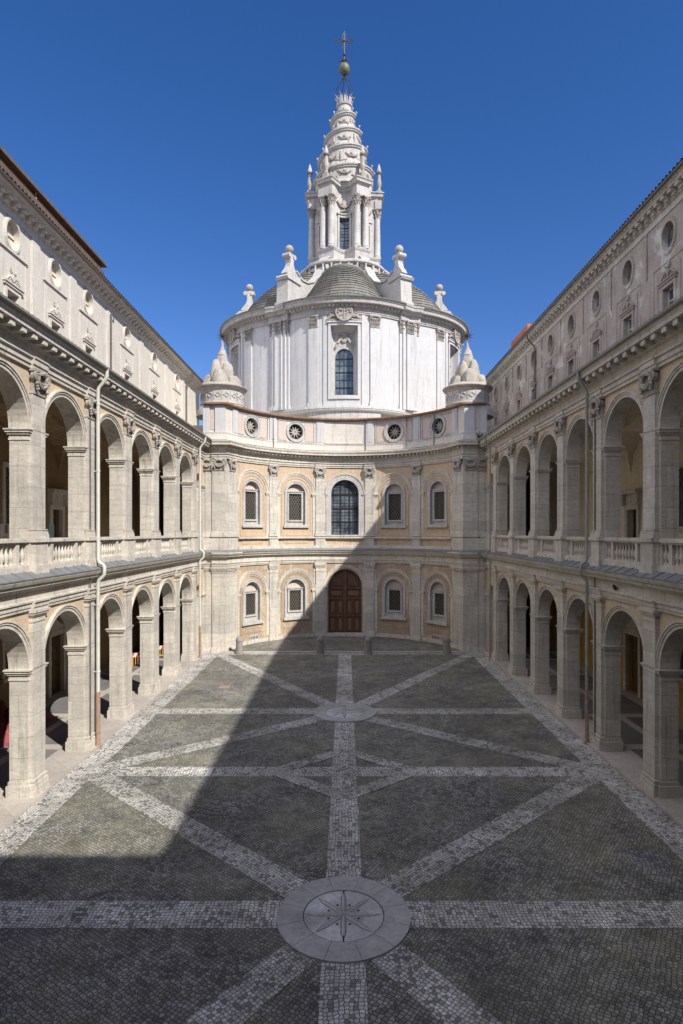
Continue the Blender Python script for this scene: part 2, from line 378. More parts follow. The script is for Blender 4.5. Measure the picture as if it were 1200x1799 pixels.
M['cob_l2'] = cobble('white_marble_cobbles_turned', (.46, .45, .42), (.72, .705, .67), (.075, .07, .06), .105, light=(.25, .245, .235), lt=.2, moss=.28, rot=.75)

# ------------------------------------------------------------------ ground
YK = lambda k: 23.05+4.77*k
g = MB(); g.add([(-400, -400, 0), (400, -400, 0), (400, 600, 0), (-400, 600, 0)], [[0, 1, 2, 3]])
tag(g.build('courtyard_cobbles', M['cob']), kind='structure')
def strip(a, b, w, z):
    dx, dy = b[0]-a[0], b[1]-a[1]; l = math.hypot(dx, dy); nx, ny = -dy/l*w/2, dx/l*w/2
    return [(a[0]+nx, a[1]+ny, z), (b[0]+nx, b[1]+ny, z), (b[0]-nx, b[1]-ny, z), (a[0]-nx, a[1]-ny, z)]
bl = MB()
for s in (-1, 1): bl.add(strip((s*10.86, 0), (s*10.86, 50.2), 1.08, .004), [[0, 1, 2, 3]])
bl.add(strip((0, 1.0), (0, 49.3), 1.02, .0085), [[0, 1, 2, 3]])
bl.add(strip((-10.4, 49.55), (10.4, 49.55), .55, .0055), [[0, 1, 2, 3]])
for y, w in ((15.8, 1.12), (25.2, 1.0), (33.7, 1.05), (6.2, 1.0)): bl.add(strip((-10.32, y), (10.32, y), w, .007), [[0, 1, 2, 3]])
tag(bl.build('pale_cobble_bands', M['cob_l']), kind='structure')
bd = MB(); zc = 0
DI = [((0, 15.7), (-10.3, 24.9)), ((0, 15.7), (10.3, 24.9)), ((0, 15.7), (-10.3, 2.3)), ((0, 15.7), (10.3, 2.3)),
      ((0, 33.4), (-10.3, 25.5)), ((0, 33.4), (10.3, 25.5)), ((0, 33.4), (-10.2, 49.2)), ((0, 33.4), (10.2, 49.2))]
for i, (a, c) in enumerate(DI): bd.add(strip(a, c, .95, .010+.001*i), [[0, 1, 2, 3]])
cr = [(0, 22.75), (2.9, 25.2), (0, 27.6), (-2.9, 25.2)]
for i in range(4): bd.add(strip(cr[i], cr[(i+1) % 4], .66, .019+.001*i), [[0, 1, 2, 3]])
tag(bd.build('diagonal_cobble_bands', M['cob_l2']), kind='structure')
# sidewalks under the arcades and their kerbs
for s in (-1, 1):
    w = MB(s); w.box(11.72, 17.75, 0, 50.4, -.2, .10)
    tag(w.build('arcade_pavement', M['paving']), kind='structure')
    w = MB(s); w.box(11.40, 11.72, 0, 50.2, -.2, .115)
    for k in range(-5, 6):
        w.box(11.74, 17.7, YK(k)-.32, YK(k)+.32, .05, .108)
    w.box(11.721, 13.0, 0, 50.35, .04, .112); w.box(16.9, 17.7, 0, 50.3, .04, .111)
    w.box(14.6, 15.0, 0, 50.3, .04, .104)
    tag(w.build('kerb', M['kerb']), kind='structure')
w = MB(); 
pts = [(-9.75, 50.0)]+[(10.2*sin(R(a)), 47.2+10.2*cos(R(a))) for a in range(-72, 73, 6)]+[(9.75, 50.0)]
n = len(pts); w.add([(x, y, .11) for x, y in pts]+[(x, y, -.1) for x, y in pts], [list(range(n))]+[[i, (i+1) % n, n+(i+1) % n, n+i] for i in range(n)])
tag(w.build('forecourt_platform', M['cob']), kind='structure')
w = MB(); w.box(-9.9, 9.9, 49.82, 50.12, -.1, .125)
tag(w.build('platform_kerb', M['kerb']), kind='structure')
# stone roundels
def medallion(cy, label, star=True):
    t = thing('stone_roundel', label, 'paving roundel', (0, cy, 0), 'stone roundels set in the cobbles')
    r = MB()
    for i in range(12):
        a0, a1 = 2*pi*i/12+.004+.26, 2*pi*(i+1)/12-.004+.26; v = []; f = []
        for j in range(5):
            a = a0+(a1-a0)*j/4
            for rr, z in ((1.06, 0), (1.06, .062), (1.74, .062), (1.74, 0)): v.append((rr*cos(a), cy+rr*sin(a), z))
        for j in range(4):
            for k in range(3): f.append([j*4+k, j*4+k+1, j*4+5+k, j*4+4+k])
        r.add(v, f+[[0, 1, 2, 3], [16, 17, 18, 19]])
    r.build('outer_ring', M['marble'], t)
    r = MB(); r.lathe(0, cy, [(1.72, 0), (1.72, .045)], 48); r.build('joint_bed', M['dark'], t)
    r = MB(); r.lathe(0, cy, [(1.035, 0), (1.035, .052)], 48); r.build('inner_slab', M['marble_w'], t)
    r = MB()
    for i in range(8):
        a = pi/4*i+pi/8*0; c, q = cos(a), sin(a); l = .96; h = .054
        p = lambda d, e, z: (d*c-e*q, cy+d*q+e*c, z)
        r.add([p(.0, 0, .11), p(.16, .05, h), p(l*.8, .045, h), p(l, 0, h+.012), p(l*.8, -.045, h), p(.16, -.05, h), p(l*.75, 0, h+.05)], [[0, 1, 2, 6], [6, 2, 3], [0, 6, 4, 5], [6, 3, 4]])
    r.build('star_relief', M['marble_l'], t)
    r2 = MB()
    for i in range(8):
        a = pi/4*i; c, q = cos(a), sin(a); p = lambda d, e: (d*c-e*q, cy+d*q+e*c, .0535)
        r2.add([p(.05, 0), p(.16, .075), p(.74, .075), p(1.0, 0), p(.74, -.075), p(.16, -.075)], [[0, 1, 2, 3, 4, 5]])
    r2.build('star_groove', M['paving'], t)
    r = MB(); r.box(-.02, .02, cy-1.03, cy+1.03, .0, .075)
    for i in range(8):
        a = pi/4*i+pi/8; r.lathe(.42*cos(a), cy+.42*sin(a), [(.035, .053), (.035, .058)], 8)
    r.build('drain_holes', M['dark'], t)
medallion(15.7, 'large round stone star drain in the foreground cobbles, nearest the viewer')
medallion(33.4, 'round stone star drain farther away, in front of the church door')
w = MB(); w.box(-8.1, -7.45, 38.6, 39.25, 0, .02)
tag(w.build('manhole_cover', M['copper']), 'small rusty red square cover in the sunlit cobbles', 'manhole cover')

w = MB(); v = []
random.seed(21)
for i in range(18):
    a = 2*pi*i/18; rr = .8+random.uniform(-.22, .22); v.append((9.35+rr*1.05*cos(a), 18.4+rr*.8*sin(a), .003))
w.add(v, [list(range(18))]); tag(w.build('paving_repair', M['cob_r']), kind='structure')
# ------------------------------------------------------------------ palace wings
PW = Path([(11.8, 0), (11.8, 50.4)], 0, 1)
PB = Path([(17.7, 0), (17.7, 52)], 0, 1)
PA = Path([(17.9, -6), (17.9, 80)], -6, 1)
LOW = [(-.3, 7.08), (.10, 7.08), (.10, 7.2), (.14, 7.2), (.14, 7.36), (.2, 7.38), (.2, 7.44), (.07, 7.46), (.07, 7.80), (.16, 7.84), (.2, 7.92), (.34, 7.95), (.36, 8.05), (.44, 8.1), (.5, 8.22), (.5, 8.27), (-.3, 8.6)]
UPP = [(-.3, 16.13), (.10, 16.13), (.10, 16.27), (.15, 16.28), (.15, 16.46), (.23, 16.5), (.23, 16.56), (.06, 16.58), (.06, 16.94), (.14, 16.97), (.2, 17.04), (.2, 17.2), (.66, 17.22), (.66, 17.36), (.72, 17.46), (.74, 17.57), (-.3, 17.8)]
def impost(mb, P, u0, u1, v, w0, w1):
    for dz0, dz1, e in ((-.42, -.36, .03), (-.36, -.22, .015), (-.22, -.14, .07), (-.14, -.05, .12), (-.05, 0.0, .16)):
        mb.pbox(P, u0-e, u1+e, v+dz0, v+dz1, w0-e, w1+e)
def tuscan(mb, P, uc, hw, v0, v1, w1):
    h = v1-v0
    for a, b, e in ((0, .12, .03), (.12, .45, .0), (.45, .6, .05), (.6, .78, .1), (.78, 1, .14)):
        mb.pbox(P, uc-hw-e, uc+hw+e, v0+h*a, v0+h*b, -.05, w1+e)
def ionic(mb, P, uc, hw, v0, v1, w1):
    h = v1-v0; mb.pbox(P, uc-hw-.1, uc+hw+.1, v1-.1*h, v1, -.05, w1+.14)
    mb.pbox(P, uc-hw-.02, uc+hw+.02, v0, v0+.07*h, -.05, w1+.04); mb.pbox(P, uc-hw+.02, uc+hw-.02, v0, v1, -.05, w1+.02)
    for s in (-1, 1):
        c = uc+s*(hw-.06); vc = v1-.3*h
        pts = []
        for i in range(20):
            a = i/19*2.3*pi; rr = .21*h*(1-.62*i/19); pts.append((c+s*rr*sin(a), vc+rr*cos(a), w1+.10+.05*i/19))
        mb.ptube(P, pts, .055*h, 6)
        mb.disc(P, c, vc, .10*h, .10*h, w1, w1+.17, 10)
        mb.disc(P, c, vc, .2*h, .2*h, w1-.05, w1+.07, 12)
        for j in range(3):
            mb.ptube(P, [(c+s*(-.02), vc-.2*h-.1*j*h, w1+.1), (c+s*(.06-.05*j), vc-.33*h-.1*j*h, w1+.13)], .07*h, 5)
    for sg, rr in ((.34, .085), (.2, .06)):
        mb.ptube(P, [(uc+hw*(i/4-1)*.95, v1-.34*h-sg*h*(1-(i/4-1)**2), w1+.11) for i in range(9)], rr*h, 6)
    mb.ptube(P, [(uc-hw*.5, v1-.18*h, w1+.1), (uc, v1-.1*h, w1+.16), (uc+hw*.5, v1-.18*h, w1+.1)], .075*h, 6)
def base_m(mb, P, uc, hw, v0, h, w1, wb=-.05):
    for a, b, e in ((0, .45, .1), (.45, .72, .08), (.72, .86, .035), (.86, 1, .06)):
        mb.pbox(P, uc-hw-e, uc+hw+e, v0+h*a, v0+h*b, wb, w1+e)
HW, RI, SPL, SPU = .45, 1.80, 4.88, 13.86
def lattice(mb, P, u0, u1, v0, v1, st, w0, w1, wd=.035):
    W, H = u1-u0, v1-v0
    for sg in (1, -1):
        c = -H
        while c < W:
            x0 = max(0, c); x1 = min(W, c+H*1.0)
            # slope: rise 1.6 per run
            c += st
        k = 1.7; c = -H/k
        while c < W:
            xa, xb = max(0, c), min(W, c+H/k)
            if xb-xa > .02:
                ya, yb = (xa-c)*k, (xb-c)*k
                a = (u0+xa, v0+ya); b2 = (u0+xb, v0+yb)
                if sg < 0: a = (u1-xa, v0+ya); b2 = (u1-xb, v0+yb)
                mb.bar(P, a, b2, wd, w0+(0 if sg > 0 else .012), w1+(0 if sg > 0 else .012))
            c += st
ATT = {-1: [32.5, 37.3, 42.1, 49.5, 56.6, 64.2, 27.7], 1: [33.3+4.77*k for k in range(-1, 9)]}
def wing(s):
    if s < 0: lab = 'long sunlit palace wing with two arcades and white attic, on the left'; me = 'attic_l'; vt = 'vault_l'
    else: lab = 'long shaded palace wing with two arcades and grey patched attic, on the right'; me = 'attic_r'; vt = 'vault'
    root = thing('palace_wing', lab, 'building', (s*11.8, 25.0, 0))
    def part(mb, name, m, parent=None, **k): return mb.build(name, M[m], parent or root, **k)
    och = 'ochre_pale'
    # spandrel walls above the imposts
    holes_l = [('arch', YK(k)+2.385, RI+.12, SPL-.02, SPL) for k in range(-5, 5) if YK(k) > -1]+[('arch', 48.62, .92, SPL-.02, SPL)]
    def spandrel(v0, v1, sp):
        mb = MB(s); hs = [('arch', YK(k)+2.385, RI+.12, v0, sp) for k in range(-4, 5)]+[('arch', 48.62, .9, v0, sp)]
        # holes begin at the wall bottom
        mb.wall(PW, YK(-4), 50.4, v0-.001, v1, hs, 0, -.68); return mb
    part(spandrel(SPL, 7.2, SPL), 'lower_spandrel_wall', och); part(spandrel(SPU, 16.2, SPU), 'upper_spandrel_wall', och)
    # solid stretch towards the viewer's end and blind end
    for a in ((0, YK(-4)-.56, .1, 16.2, -.68, .0), (49.47, 50.4, .1, SPL, -.68, 0), (47.4, 49.5, .1, 7.0, -.68, -.6), (49.47, 50.4, 8.6, SPU, -.68, 0), (47.4, 49.5, 8.6, 16.0, -.68, -.6)):
        mb = MB(s); mb.pbox(PW, *a); part(mb, 'corner_wall', 'trav')
    for sp in (SPL, SPU): mb = MB(s); impost(mb, PW, 49.55, 50.2, sp, -.6, .02); part(mb, 'corner_impost', 'trav_smooth')
    def multi(make, name, mat, ks, kids=(), **kw):
        mb = MB(s); make(mb, YK(0)); o = part(mb, name, mat, org=(s*11.8, YK(0), 0), **kw)
        for (mk, nm, mt) in kids:
            mb = MB(s); mk(mb, YK(0)); kid(mb.build(nm, M[mt], o), o)
        for k in ks:
            if k != 0: cp(o, (0, 4.77*k, 0))
        return o
    KS = range(-4, 6)
    for (z0, sp, bh) in ((.11, SPL, .58), (8.72, SPU, .0)):
        def pier(mb, y, z0=z0, sp=sp, bh=bh):
            mb.pbox(PW, y-.56, y+.56, z0+bh*.5, sp-.4, -.68, 0)
            if bh:
                for a, b, e in ((0, .75, .09), (.75, 1, .04)): mb.pbox(PW, y-.56-e, y+.56+e, z0+bh*a, z0+bh*b, -.68-e, e)
        multi(pier, 'pier', 'trav', KS, [(lambda mb, y, sp=sp: impost(mb, PW, y-.56, y+.56, sp, -.68, 0), 'impost', 'trav_smooth')])
        def archring(mb, y, sp=sp):
            yc = y+2.385; mb.arc(PW, yc, sp, RI, RI+.125, -.7, .05, 24); mb.arc(PW, yc, sp, RI+.125, RI+.21, -.02, .09, 24); mb.arc(PW, yc, sp, RI+.21, RI+.27, -.02, .13, 24)
        multi(archring, 'arch', 'trav_smooth', range(-4, 5))
    multi(lambda mb, y: mb.pbox(PW, y-HW, y+HW, .6, 6.67, -.05, .16), 'lower_pilaster', 'trav', KS,
          [(lambda mb, y: tuscan(mb, PW, y, HW, 6.62, 7.08, .16), 'capital', 'trav_smooth'), (lambda mb, y: base_m(mb, PW, y, HW, .11, .6, .16), 'base', 'trav_smooth')])
    multi(lambda mb, y: mb.pbox(PW, y-HW, y+HW, 9.9, 15.3, -.05, .16), 'upper_pilaster', 'trav', KS,
          [(lambda mb, y: ionic(mb, PW, y, HW, 15.2, 16.13, .16), 'capital', 'relief'), (lambda mb, y: base_m(mb, PW, y, HW, 9.78, .34, .16), 'base', 'trav_smooth')])
    # entablatures
    mb = MB(s); mb.sweep(PW, 0, 50.4, LOW)
    for k in KS:   # entablature breaks forward over each pilaster
        mb.sweep(PW, YK(k)-HW-.1, YK(k)+HW+.1, [(-.2, 7.083), (.22, 7.083), (.22, 7.2), (.26, 7.2), (.26, 7.36), (.32, 7.38), (.32, 7.438), (-.2, 7.438)])
    part(mb, 'lower_cornice', 'trav_smooth')
    mb = MB(s); mb.sweep(PW, 0, 50.3, [(-.3, 8.5), (.53, 8.275), (.53, 8.32), (-.3, 8.74)])
    for i in range(0, 62): mb.sweep(PW, .4+i*.8, .44+i*.8, [(0.0, 8.6), (.54, 8.30), (.54, 8.345), (0.0, 8.63)])
    part(mb, 'lead_flashing', 'lead')
    mb = MB(s); mb.sweep(PW, 0, 50.2, UPP)
    for i in range(0, 67):
        y = .3+i*.745
        mb.pbox(PW, y-.15, y+.15, 17.02, 17.215, .15, .6)
    for k in KS: mb.sweep(PW, YK(k)-HW-.1, YK(k)+HW+.1, [(-.2, 16.133), (.2, 16.133), (.2, 16.28), (.25, 16.28), (.25, 16.46), (.3, 16.5), (.3, 16.557), (-.2, 16.557)])
    part(mb, 'upper_cornice', 'trav_smooth')
    mb = MB(s); mb.sweep(PW, 0, 50.1, [(.72, 17.60), (.75, 17.52), (.81, 17.5), (.86, 17.55), (.87, 17.63), (.84, 17.63), (.81, 17.56), (.77, 17.55), (.74, 17.61)]); part(mb, 'gutter', 'gutter')
    # tiled lean-to roof over the loggia
    mb = MB(s); v = []; f = []; nx = 4; ny = 50*10
    for i in range(ny+1):
        y = 50.4*i/ny; wv = .10*abs(sin(pi*y/.34))
        for j in range(nx+1):
            x = 11.1+6.8*j/nx; v.append((x, y, 17.67+(x-11.1)*.38+wv))
    for i in range(ny):
        for j in range(nx): a = i*(nx+1)+j; f.append([a, a+1, a+nx+2, a+nx+1])
    mb.add(v, f); part(mb, 'loggia_roof', 'tile')
    # balustrades
    for k in range(-4, 6):
        y = YK(k); mb = MB(s)
        mb.pbox(PW, y-.56, y+.56, 8.4, 9.62, -.5, .12); mb.pbox(PW, y-HW-.02, y+HW+.02, 8.35, 9.62, -.05, .26); mb.pbox(PW, y-HW-.05, y+HW+.05, 8.3, 8.76, -.05, .30)
        mb.pbox(PW, y-.6, y+.6, 9.62, 9.75, -.5, .2); mb.pbox(PW, y-HW-.1, y+HW+.1, 9.623, 9.78, -.3, .34)
        if k < 5:
            a, b = y+.56, y+4.77-.56
            mb.pbox(PW, a, b, 8.4, 8.74, -.3, .1); mb.pbox(PW, a, b, 8.74, 8.79, -.26, .06)
            mb.pbox(PW, a, b, 9.55, 9.62, -.24, .04); mb.pbox(PW, a+.03, b-.03, 9.62, 9.72, -.3, .1); mb.pbox(PW, a+.03, b-.03, 9.72, 9.77, -.26, .06)
            for c in (a+.72, b-.72): mb.pbox(PW, c-.1, c+.1, 8.77, 9.6, -.22, .03)
            for c in (a+.05, b-.05): mb.pbox(PW, c-.06, c+.06, 8.77, 9.6, -.2, .02)
        else: mb.pbox(PW, y+.56, 50.35, 8.4, 9.74, -.3, .08)
        o = part(mb, 'balustrade', 'trav_smooth', org=(s*11.8, y, 8.7))
        if -2 <= k < 5:
            a, b = y+.56, y+4.77-.56
            us = [a+.22+.24*i for i in range(2)]+[a+.985+.28*i for i in range(7)]+[b-.22-.24*i for i in range(2)]
            if k == -2: us = us[-4:]
            first = None
            for u in us:
                if not BAL.get(s):
                    q = MB(s); q.lathe(11.9, u, [(.085, 8.79), (.085, 8.85), (.05, 8.87), (.045, 8.92), (.07, 8.99), (.095, 9.07), (.09, 9.15), (.05, 9.28), (.04, 9.38), (.055, 9.44), (.055, 9.46), (.08, 9.49), (.08, 9.55)], 10)
                    BAL[s] = q.build('baluster', M['trav_smooth'], o, org=(s*11.9, u, 9.0), smooth=True); BAL[(s, 'u')] = u
                else:
                    c = BAL[s].copy(); COL.objects.link(c); c.parent = o; c.location = (s*.1, u-y, .3)
    # floors, vaults, back walls
    mb = MB(s); mb.box(11.9, 17.9, 0, 52, 7.6, 8.60); part(mb, 'loggia_floor', 'trav_smooth')
    mb = MB(s)
    for (sp, ri) in ((4.55, 2.35), (13.5, 2.4)):
        for k in range(-5, 6):
            y0 = YK(k); N = 12; v = []; f = []
            for i in range(N+1):
                for j in range(N+1):
                    a = i/N*2-1; c = j/N*2-1
                    z = sp+ri*max(sqrt(max(0, 1-a*a)), sqrt(max(0, 1-c*c))*.98)
                    v.append((12.45+5.3*i/N, min(51.9, y0+4.77*j/N), z))
            for i in range(N):
                for j in range(N): q = i*(N+1)+j; f.append([q, q+1, q+N+2, q+N+1])
            mb.add(v, f)
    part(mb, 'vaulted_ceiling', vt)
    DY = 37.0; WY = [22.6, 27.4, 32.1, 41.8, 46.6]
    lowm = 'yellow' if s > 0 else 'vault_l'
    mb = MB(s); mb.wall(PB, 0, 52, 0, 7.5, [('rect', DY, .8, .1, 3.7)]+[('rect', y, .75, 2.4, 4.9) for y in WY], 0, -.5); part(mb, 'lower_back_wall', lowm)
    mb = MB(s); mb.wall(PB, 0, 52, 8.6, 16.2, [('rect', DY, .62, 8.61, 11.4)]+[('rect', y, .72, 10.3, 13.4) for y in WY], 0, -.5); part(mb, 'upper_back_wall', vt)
    # end walls of the corridors with a tall dark opening
    PE = Path([(12.0, 51.6), (18.2, 51.6)], 12.0, -1)
    mb = MB(s); mb.wall(PE, 12.0, 18.2, 0, 7.6, [('arch', 15.0, .9, .1, 4.9)], 0, -.4); part(mb, 'lower_end_wall', lowm)
    mb = MB(s); mb.wall(PE, 12.0, 18.2, 8.6, 16.3, [('arch', 15.0, .9, 8.61, 14.6)], 0, -.4); part(mb, 'upper_end_wall', vt)
    mb = MB(s); mb.box(13.6, 16.5, 52.02, 52.1, 0, 16.2); part(mb, 'end_recess', 'dark')
    for (z0, z1, hw) in ((.1, 3.7, .8), (8.61, 11.4, .62)):
        mb = MB(s)
        for u0, u1, a, b, w in ((DY-hw-.3, DY-hw+.01, z0, z1+.3, .12), (DY+hw-.01, DY+hw+.3, z0, z1+.3, .12), (DY-hw-.29, DY+hw+.29, z1-.01, z1+.3, .118), (DY-hw-.2, DY+hw+.2, z1+.3, z1+.95, .08), (DY-hw-.5, DY+hw+.5, z1+.95, z1+1.2, .42)):
            mb.pbox(PB, u0, u1, a, b, -.1, w)
        for e in (-1, 1): mb.pbox(PB, DY+e*(hw+.3)-.13, DY+e*(hw+.3)+.13, z1+.25, z1+.95, 0, .3)
        o = mb.build('portal', M['trav_smooth'], root)
        mb = MB(s); mb.pbox(PB, DY-hw, DY+hw, z0, z1, -.38, -.3)
        for i in (0, 1):
            for j in range(4): 
                uu = DY-hw+hw*(i+.5); zz = z0+(z1-z0)*(j+.5)/4; mb.pbox(PB, uu-hw*.35, uu+hw*.35, zz-.28, zz+.28, -.31, -.26)
        mb.build('door_leaf', M['wood'] if s < 0 or z0 < 1 else M['dark'], o)
    for y in WY:
        for (z0, z1, hw) in ((2.4, 4.9, .75), (10.3, 13.4, .72)):
            mb = MB(s)
            for a in ((y-hw-.22, y-hw+.01, z0, z1, .08), (y+hw-.01, y+hw+.22, z0, z1, .08), (y-hw-.22, y+hw+.22, z1, z1+.25, .1), (y-hw-.3, y+hw+.3, z0-.2, z0, .2)): mb.pbox(PB, a[0], a[1], a[2], a[3], -.1, a[4])
            o = mb.build('loggia_window', M['trav_smooth'], root)
            mb = MB(s); mb.pbox(PB, y-hw, y+hw, z0, z1, -.4, -.35); mb.build('pane', M['glass'], o)
            mb = MB(s); lattice(mb, PB, y-hw, y+hw, z0, z1, .3, -.12, -.09); mb.build('lattice', M['grille'], o)
    # attic storey
    ye = 74.0 if s < 0 else 79.0; AZ = ATT[s]; oz = 26.0 if s < 0 else 26.35; tz = 28.0 if s < 0 else 28.75
    wo = -.45 if s < 0 else .25; holes = []
    for y in AZ: holes += [('oval', y, .66, oz, .78), ('rect', y, .58, 20.0, 23.35+wo)]
    mb = MB(s); mb.wall(PA, -6, ye, 17.0, tz-.3, holes, 0, -.7); mb.pbox(PA, ye, ye+.02, 17, tz-.3, -12, 0)
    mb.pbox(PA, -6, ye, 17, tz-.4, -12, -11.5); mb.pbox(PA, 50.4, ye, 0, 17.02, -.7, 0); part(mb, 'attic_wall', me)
    mb = MB(s); tb = tz-.72     # eaves cornice with modillions
    mb.sweep(PA, -6, ye, [(-.2, tb-.42), (.06, tb-.42), (.08, tb-.37), (.06, tb-.32), (.06, tb-.04), (.14, tb-.02), (.18, tb+.04), (.18, tb+.3), (.62, tb+.32), (.64, tb+.44), (.78, tb+.54), (.86, tb+.68), (-.2, tb+.7)])
    n = int((ye-20)/.72)
    for i in range(n):
        y = 20+i*.72; mb.pbox(PA, y-.17, y+.17, tb+.0, tb+.315, .12, .38); mb.pbox(PA, y-.17, y+.17, tb+.14, tb+.315, .38, .58)
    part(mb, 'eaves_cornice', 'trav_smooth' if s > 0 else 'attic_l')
    mb = MB(s); v = []; f = []; ny = int((ye-16)*9)
    for i in range(ny+1):
        y = 16+(ye-16)*i/ny; wv = .15*abs(sin(pi*y/.36))
        for j in range(4): x = 16.98+4.2*j/3; v.append((x, y, tz-.02+(x-16.98)*.32+wv))
    for i in range(ny):
        for j in range(3): a = i*4+j; f.append([a, a+1, a+5, a+4])
    mb.add(v, f); mb.box(16.98, 29, -6, ye, tz-.1, tz-.03); mb.box(17.6, 29, -6, ye, tz-.1, tz+.12); part(mb, 'attic_roof', 'tile')
    mb = MB(s); mb.sweep(PA, 16, ye, [(.84, tz-.14), (.88, tz-.2), (.94, tz-.2), (.98, tz-.12), (.97, tz-.07), (.88, tz-.08)]); part(mb, 'attic_gutter', 'pipe_d')
    first = {}
    for y in AZ:
        if first:
            for o in first.values(): cp(o, (0, y-first_y, 0))
            continue
        first_y = y
        mb = MB(s); mb.arc(PA, y, oz, .655, .78, -.05, .09, 28, 0, 2*pi, 1.19); mb.arc(PA, y, oz, .78, .85, -.05, .05, 28, 0, 2*pi, 1.18)
        o = mb.build('oval_window', M[me], root, org=(s*17.9, y, oz)); first['oval'] = o
        mb = MB(s); mb.disc(PA, y, oz, .7, .9, -.4, -.3, 24); kid(mb.build('pane', M['vault'] if s < 0 else M['glass'], o), o)
        mb = MB(s); mb.bar(PA, (y-.66, oz), (y+.66, oz), .05, -.3, -.26); mb.bar(PA, (y, oz-.85), (y, oz+.85), .05, -.301, -.261); kid(mb.build('glazing_bars', M['pipe_d'], o), o)
        mb = MB(s)
        for a in ((y-.78, y-.57, 21.3+wo, 23.36+wo, .07), (y+.57, y+.78, 21.3+wo, 23.36+wo, .07), (y-.78, y+.78, 23.34+wo, 23.55+wo, .073), (y-.9, y+.9, 23.55+wo, 23.68+wo, .14), (y-.95, y+.95, 23.68+wo, 23.76+wo, .2)): mb.pbox(PA, a[0], a[1], a[2], a[3], -.05, a[4])
        o = mb.build('attic_window', M[me], root, org=(s*17.9, y, 21.4)); first['win'] = o
        mb = MB(s); mb.pbox(PA, y-.6, y+.6, 21.4+wo, 23.36+wo, -.36, -.32); kid(mb.build('pane', M['glass'], o), o)
        mb = MB(s)
        for a in ((y-.58, y-.5, 21.4+wo, 23.35+wo), (y+.5, y+.58, 21.4+wo, 23.35+wo), (y-.05, y+.05, 21.4+wo, 23.35+wo), (y-.5, y+.5, 22.6+wo, 22.67+wo), (y-.5, y+.5, 23.25+wo, 23.35+wo)): mb.pbox(PA, *a, -.32, -.27)
        kid(mb.build('sash', M['whitep'], o), o)
        mb = MB(s)    # scrolled garland crest
        for e in (-1, 1):
            mb.ptube(PA, [(y+e*.75, 23.84+wo, .05), (y+e*.6, 23.92+wo, .08), (y+e*.42, 24.08+wo, .08), (y+e*.2, 24.16+wo, .08)], .045, 6)
            mb.ptube(PA, [(y+e*(.42+.1*cos(i*.7)), 23.98+wo+.09*sin(i*.7), .07) for i in range(9)], .03, 5)
            mb.ptube(PA, [(y+e*.08, 24.4+wo, .05), (y+e*.3, 24.55+wo, .08), (y+e*.16, 24.36+wo, .05)], .035, 5)
        mb.disc(PA, y, 24.12+wo, .14, .2, 0, .1, 10); mb.disc(PA, y, 24.42+wo, .08, .11, 0, .09, 8)
        kid(mb.build('garland_crest', M['attic_l' if s < 0 else 'relief'], o), o)
    # wall articulation
    mb = MB(s); ys = sorted(AZ); z0 = 18.5
    for i, y in enumerate(ys):
        nx = (ys[i+1] if i+1 < len(ys) else y+4.8); mid = (y+nx)/2; zt = tb-.43
        if s > 0:
            mb.pbox(PA, mid-.05, mid+.05, 24.9, zt, -.01, .09)
            for a in ((y-1.65, y-1.58, z0, 25.05), (y+1.58, y+1.65, z0, 25.05), (y-1.58, y+1.58, 24.98, 25.05), (y-1.2, y-1.14, z0, 24.6), (y+1.14, y+1.2, z0, 24.6)): mb.pbox(PA, *a, -.01, .035)
        else:
            mb.pbox(PA, mid-.5, mid+.5, z0, zt, -.01, .05); mb.pbox(PA, mid-.42, mid+.42, z0, zt, .0, .075)
            mb.pbox(PA, y-1.5, y+1.5, 25.0, 25.1, -.01, .10)
            for a in ((y-1.35, y-1.3, z0, 24.9), (y+1.3, y+1.35, z0, 24.9)): mb.pbox(PA, *a, -.01, .03)
    part(mb, 'wall_mouldings', me)
    if s < 0:
        mb = MB(s); mb.box(17.55, 19, -6, 43.4, 27.9, 29.12); part(mb, 'raised_roof_wall', 'rust'); mb = MB(s); mb.box(17.3, 17.6, 16, 43.4, 28.0, 28.72); part(mb, 'tile_verge', 'tile')
        mb = MB(s); mb.box(17.15, 19.5, -6, 43.6, 29.12, 29.3); mb.box(17.3, 19.5, -6, 43.5, 29.3, 29.42); part(mb, 'raised_roof', 'tile')
        for y in (34.0, 26.0): mb = MB(s); mb.tube([(17.3, y, 28.15), (17.45, y, 29.2)], .05, 6); part(mb, 'vent_pipe', 'copper')
    else:
        mb = MB(s); mb.box(18.3, 20.2, 60.5, 66.6, 28.4, 30.9); part(mb, 'rooftop_hut', 'orange')
        for y in (57.6, 59.2): mb = MB(s); mb.tube([(18.0, y, 28.6), (18.0, y, 30.2)], .025, 5); mb.tube([(17.6, y, 30.0), (18.4, y, 30.05)], .018, 5); part(mb, 'aerial', 'pipe_d')
    return root
BAL = {}
wing(-1); wing(1)

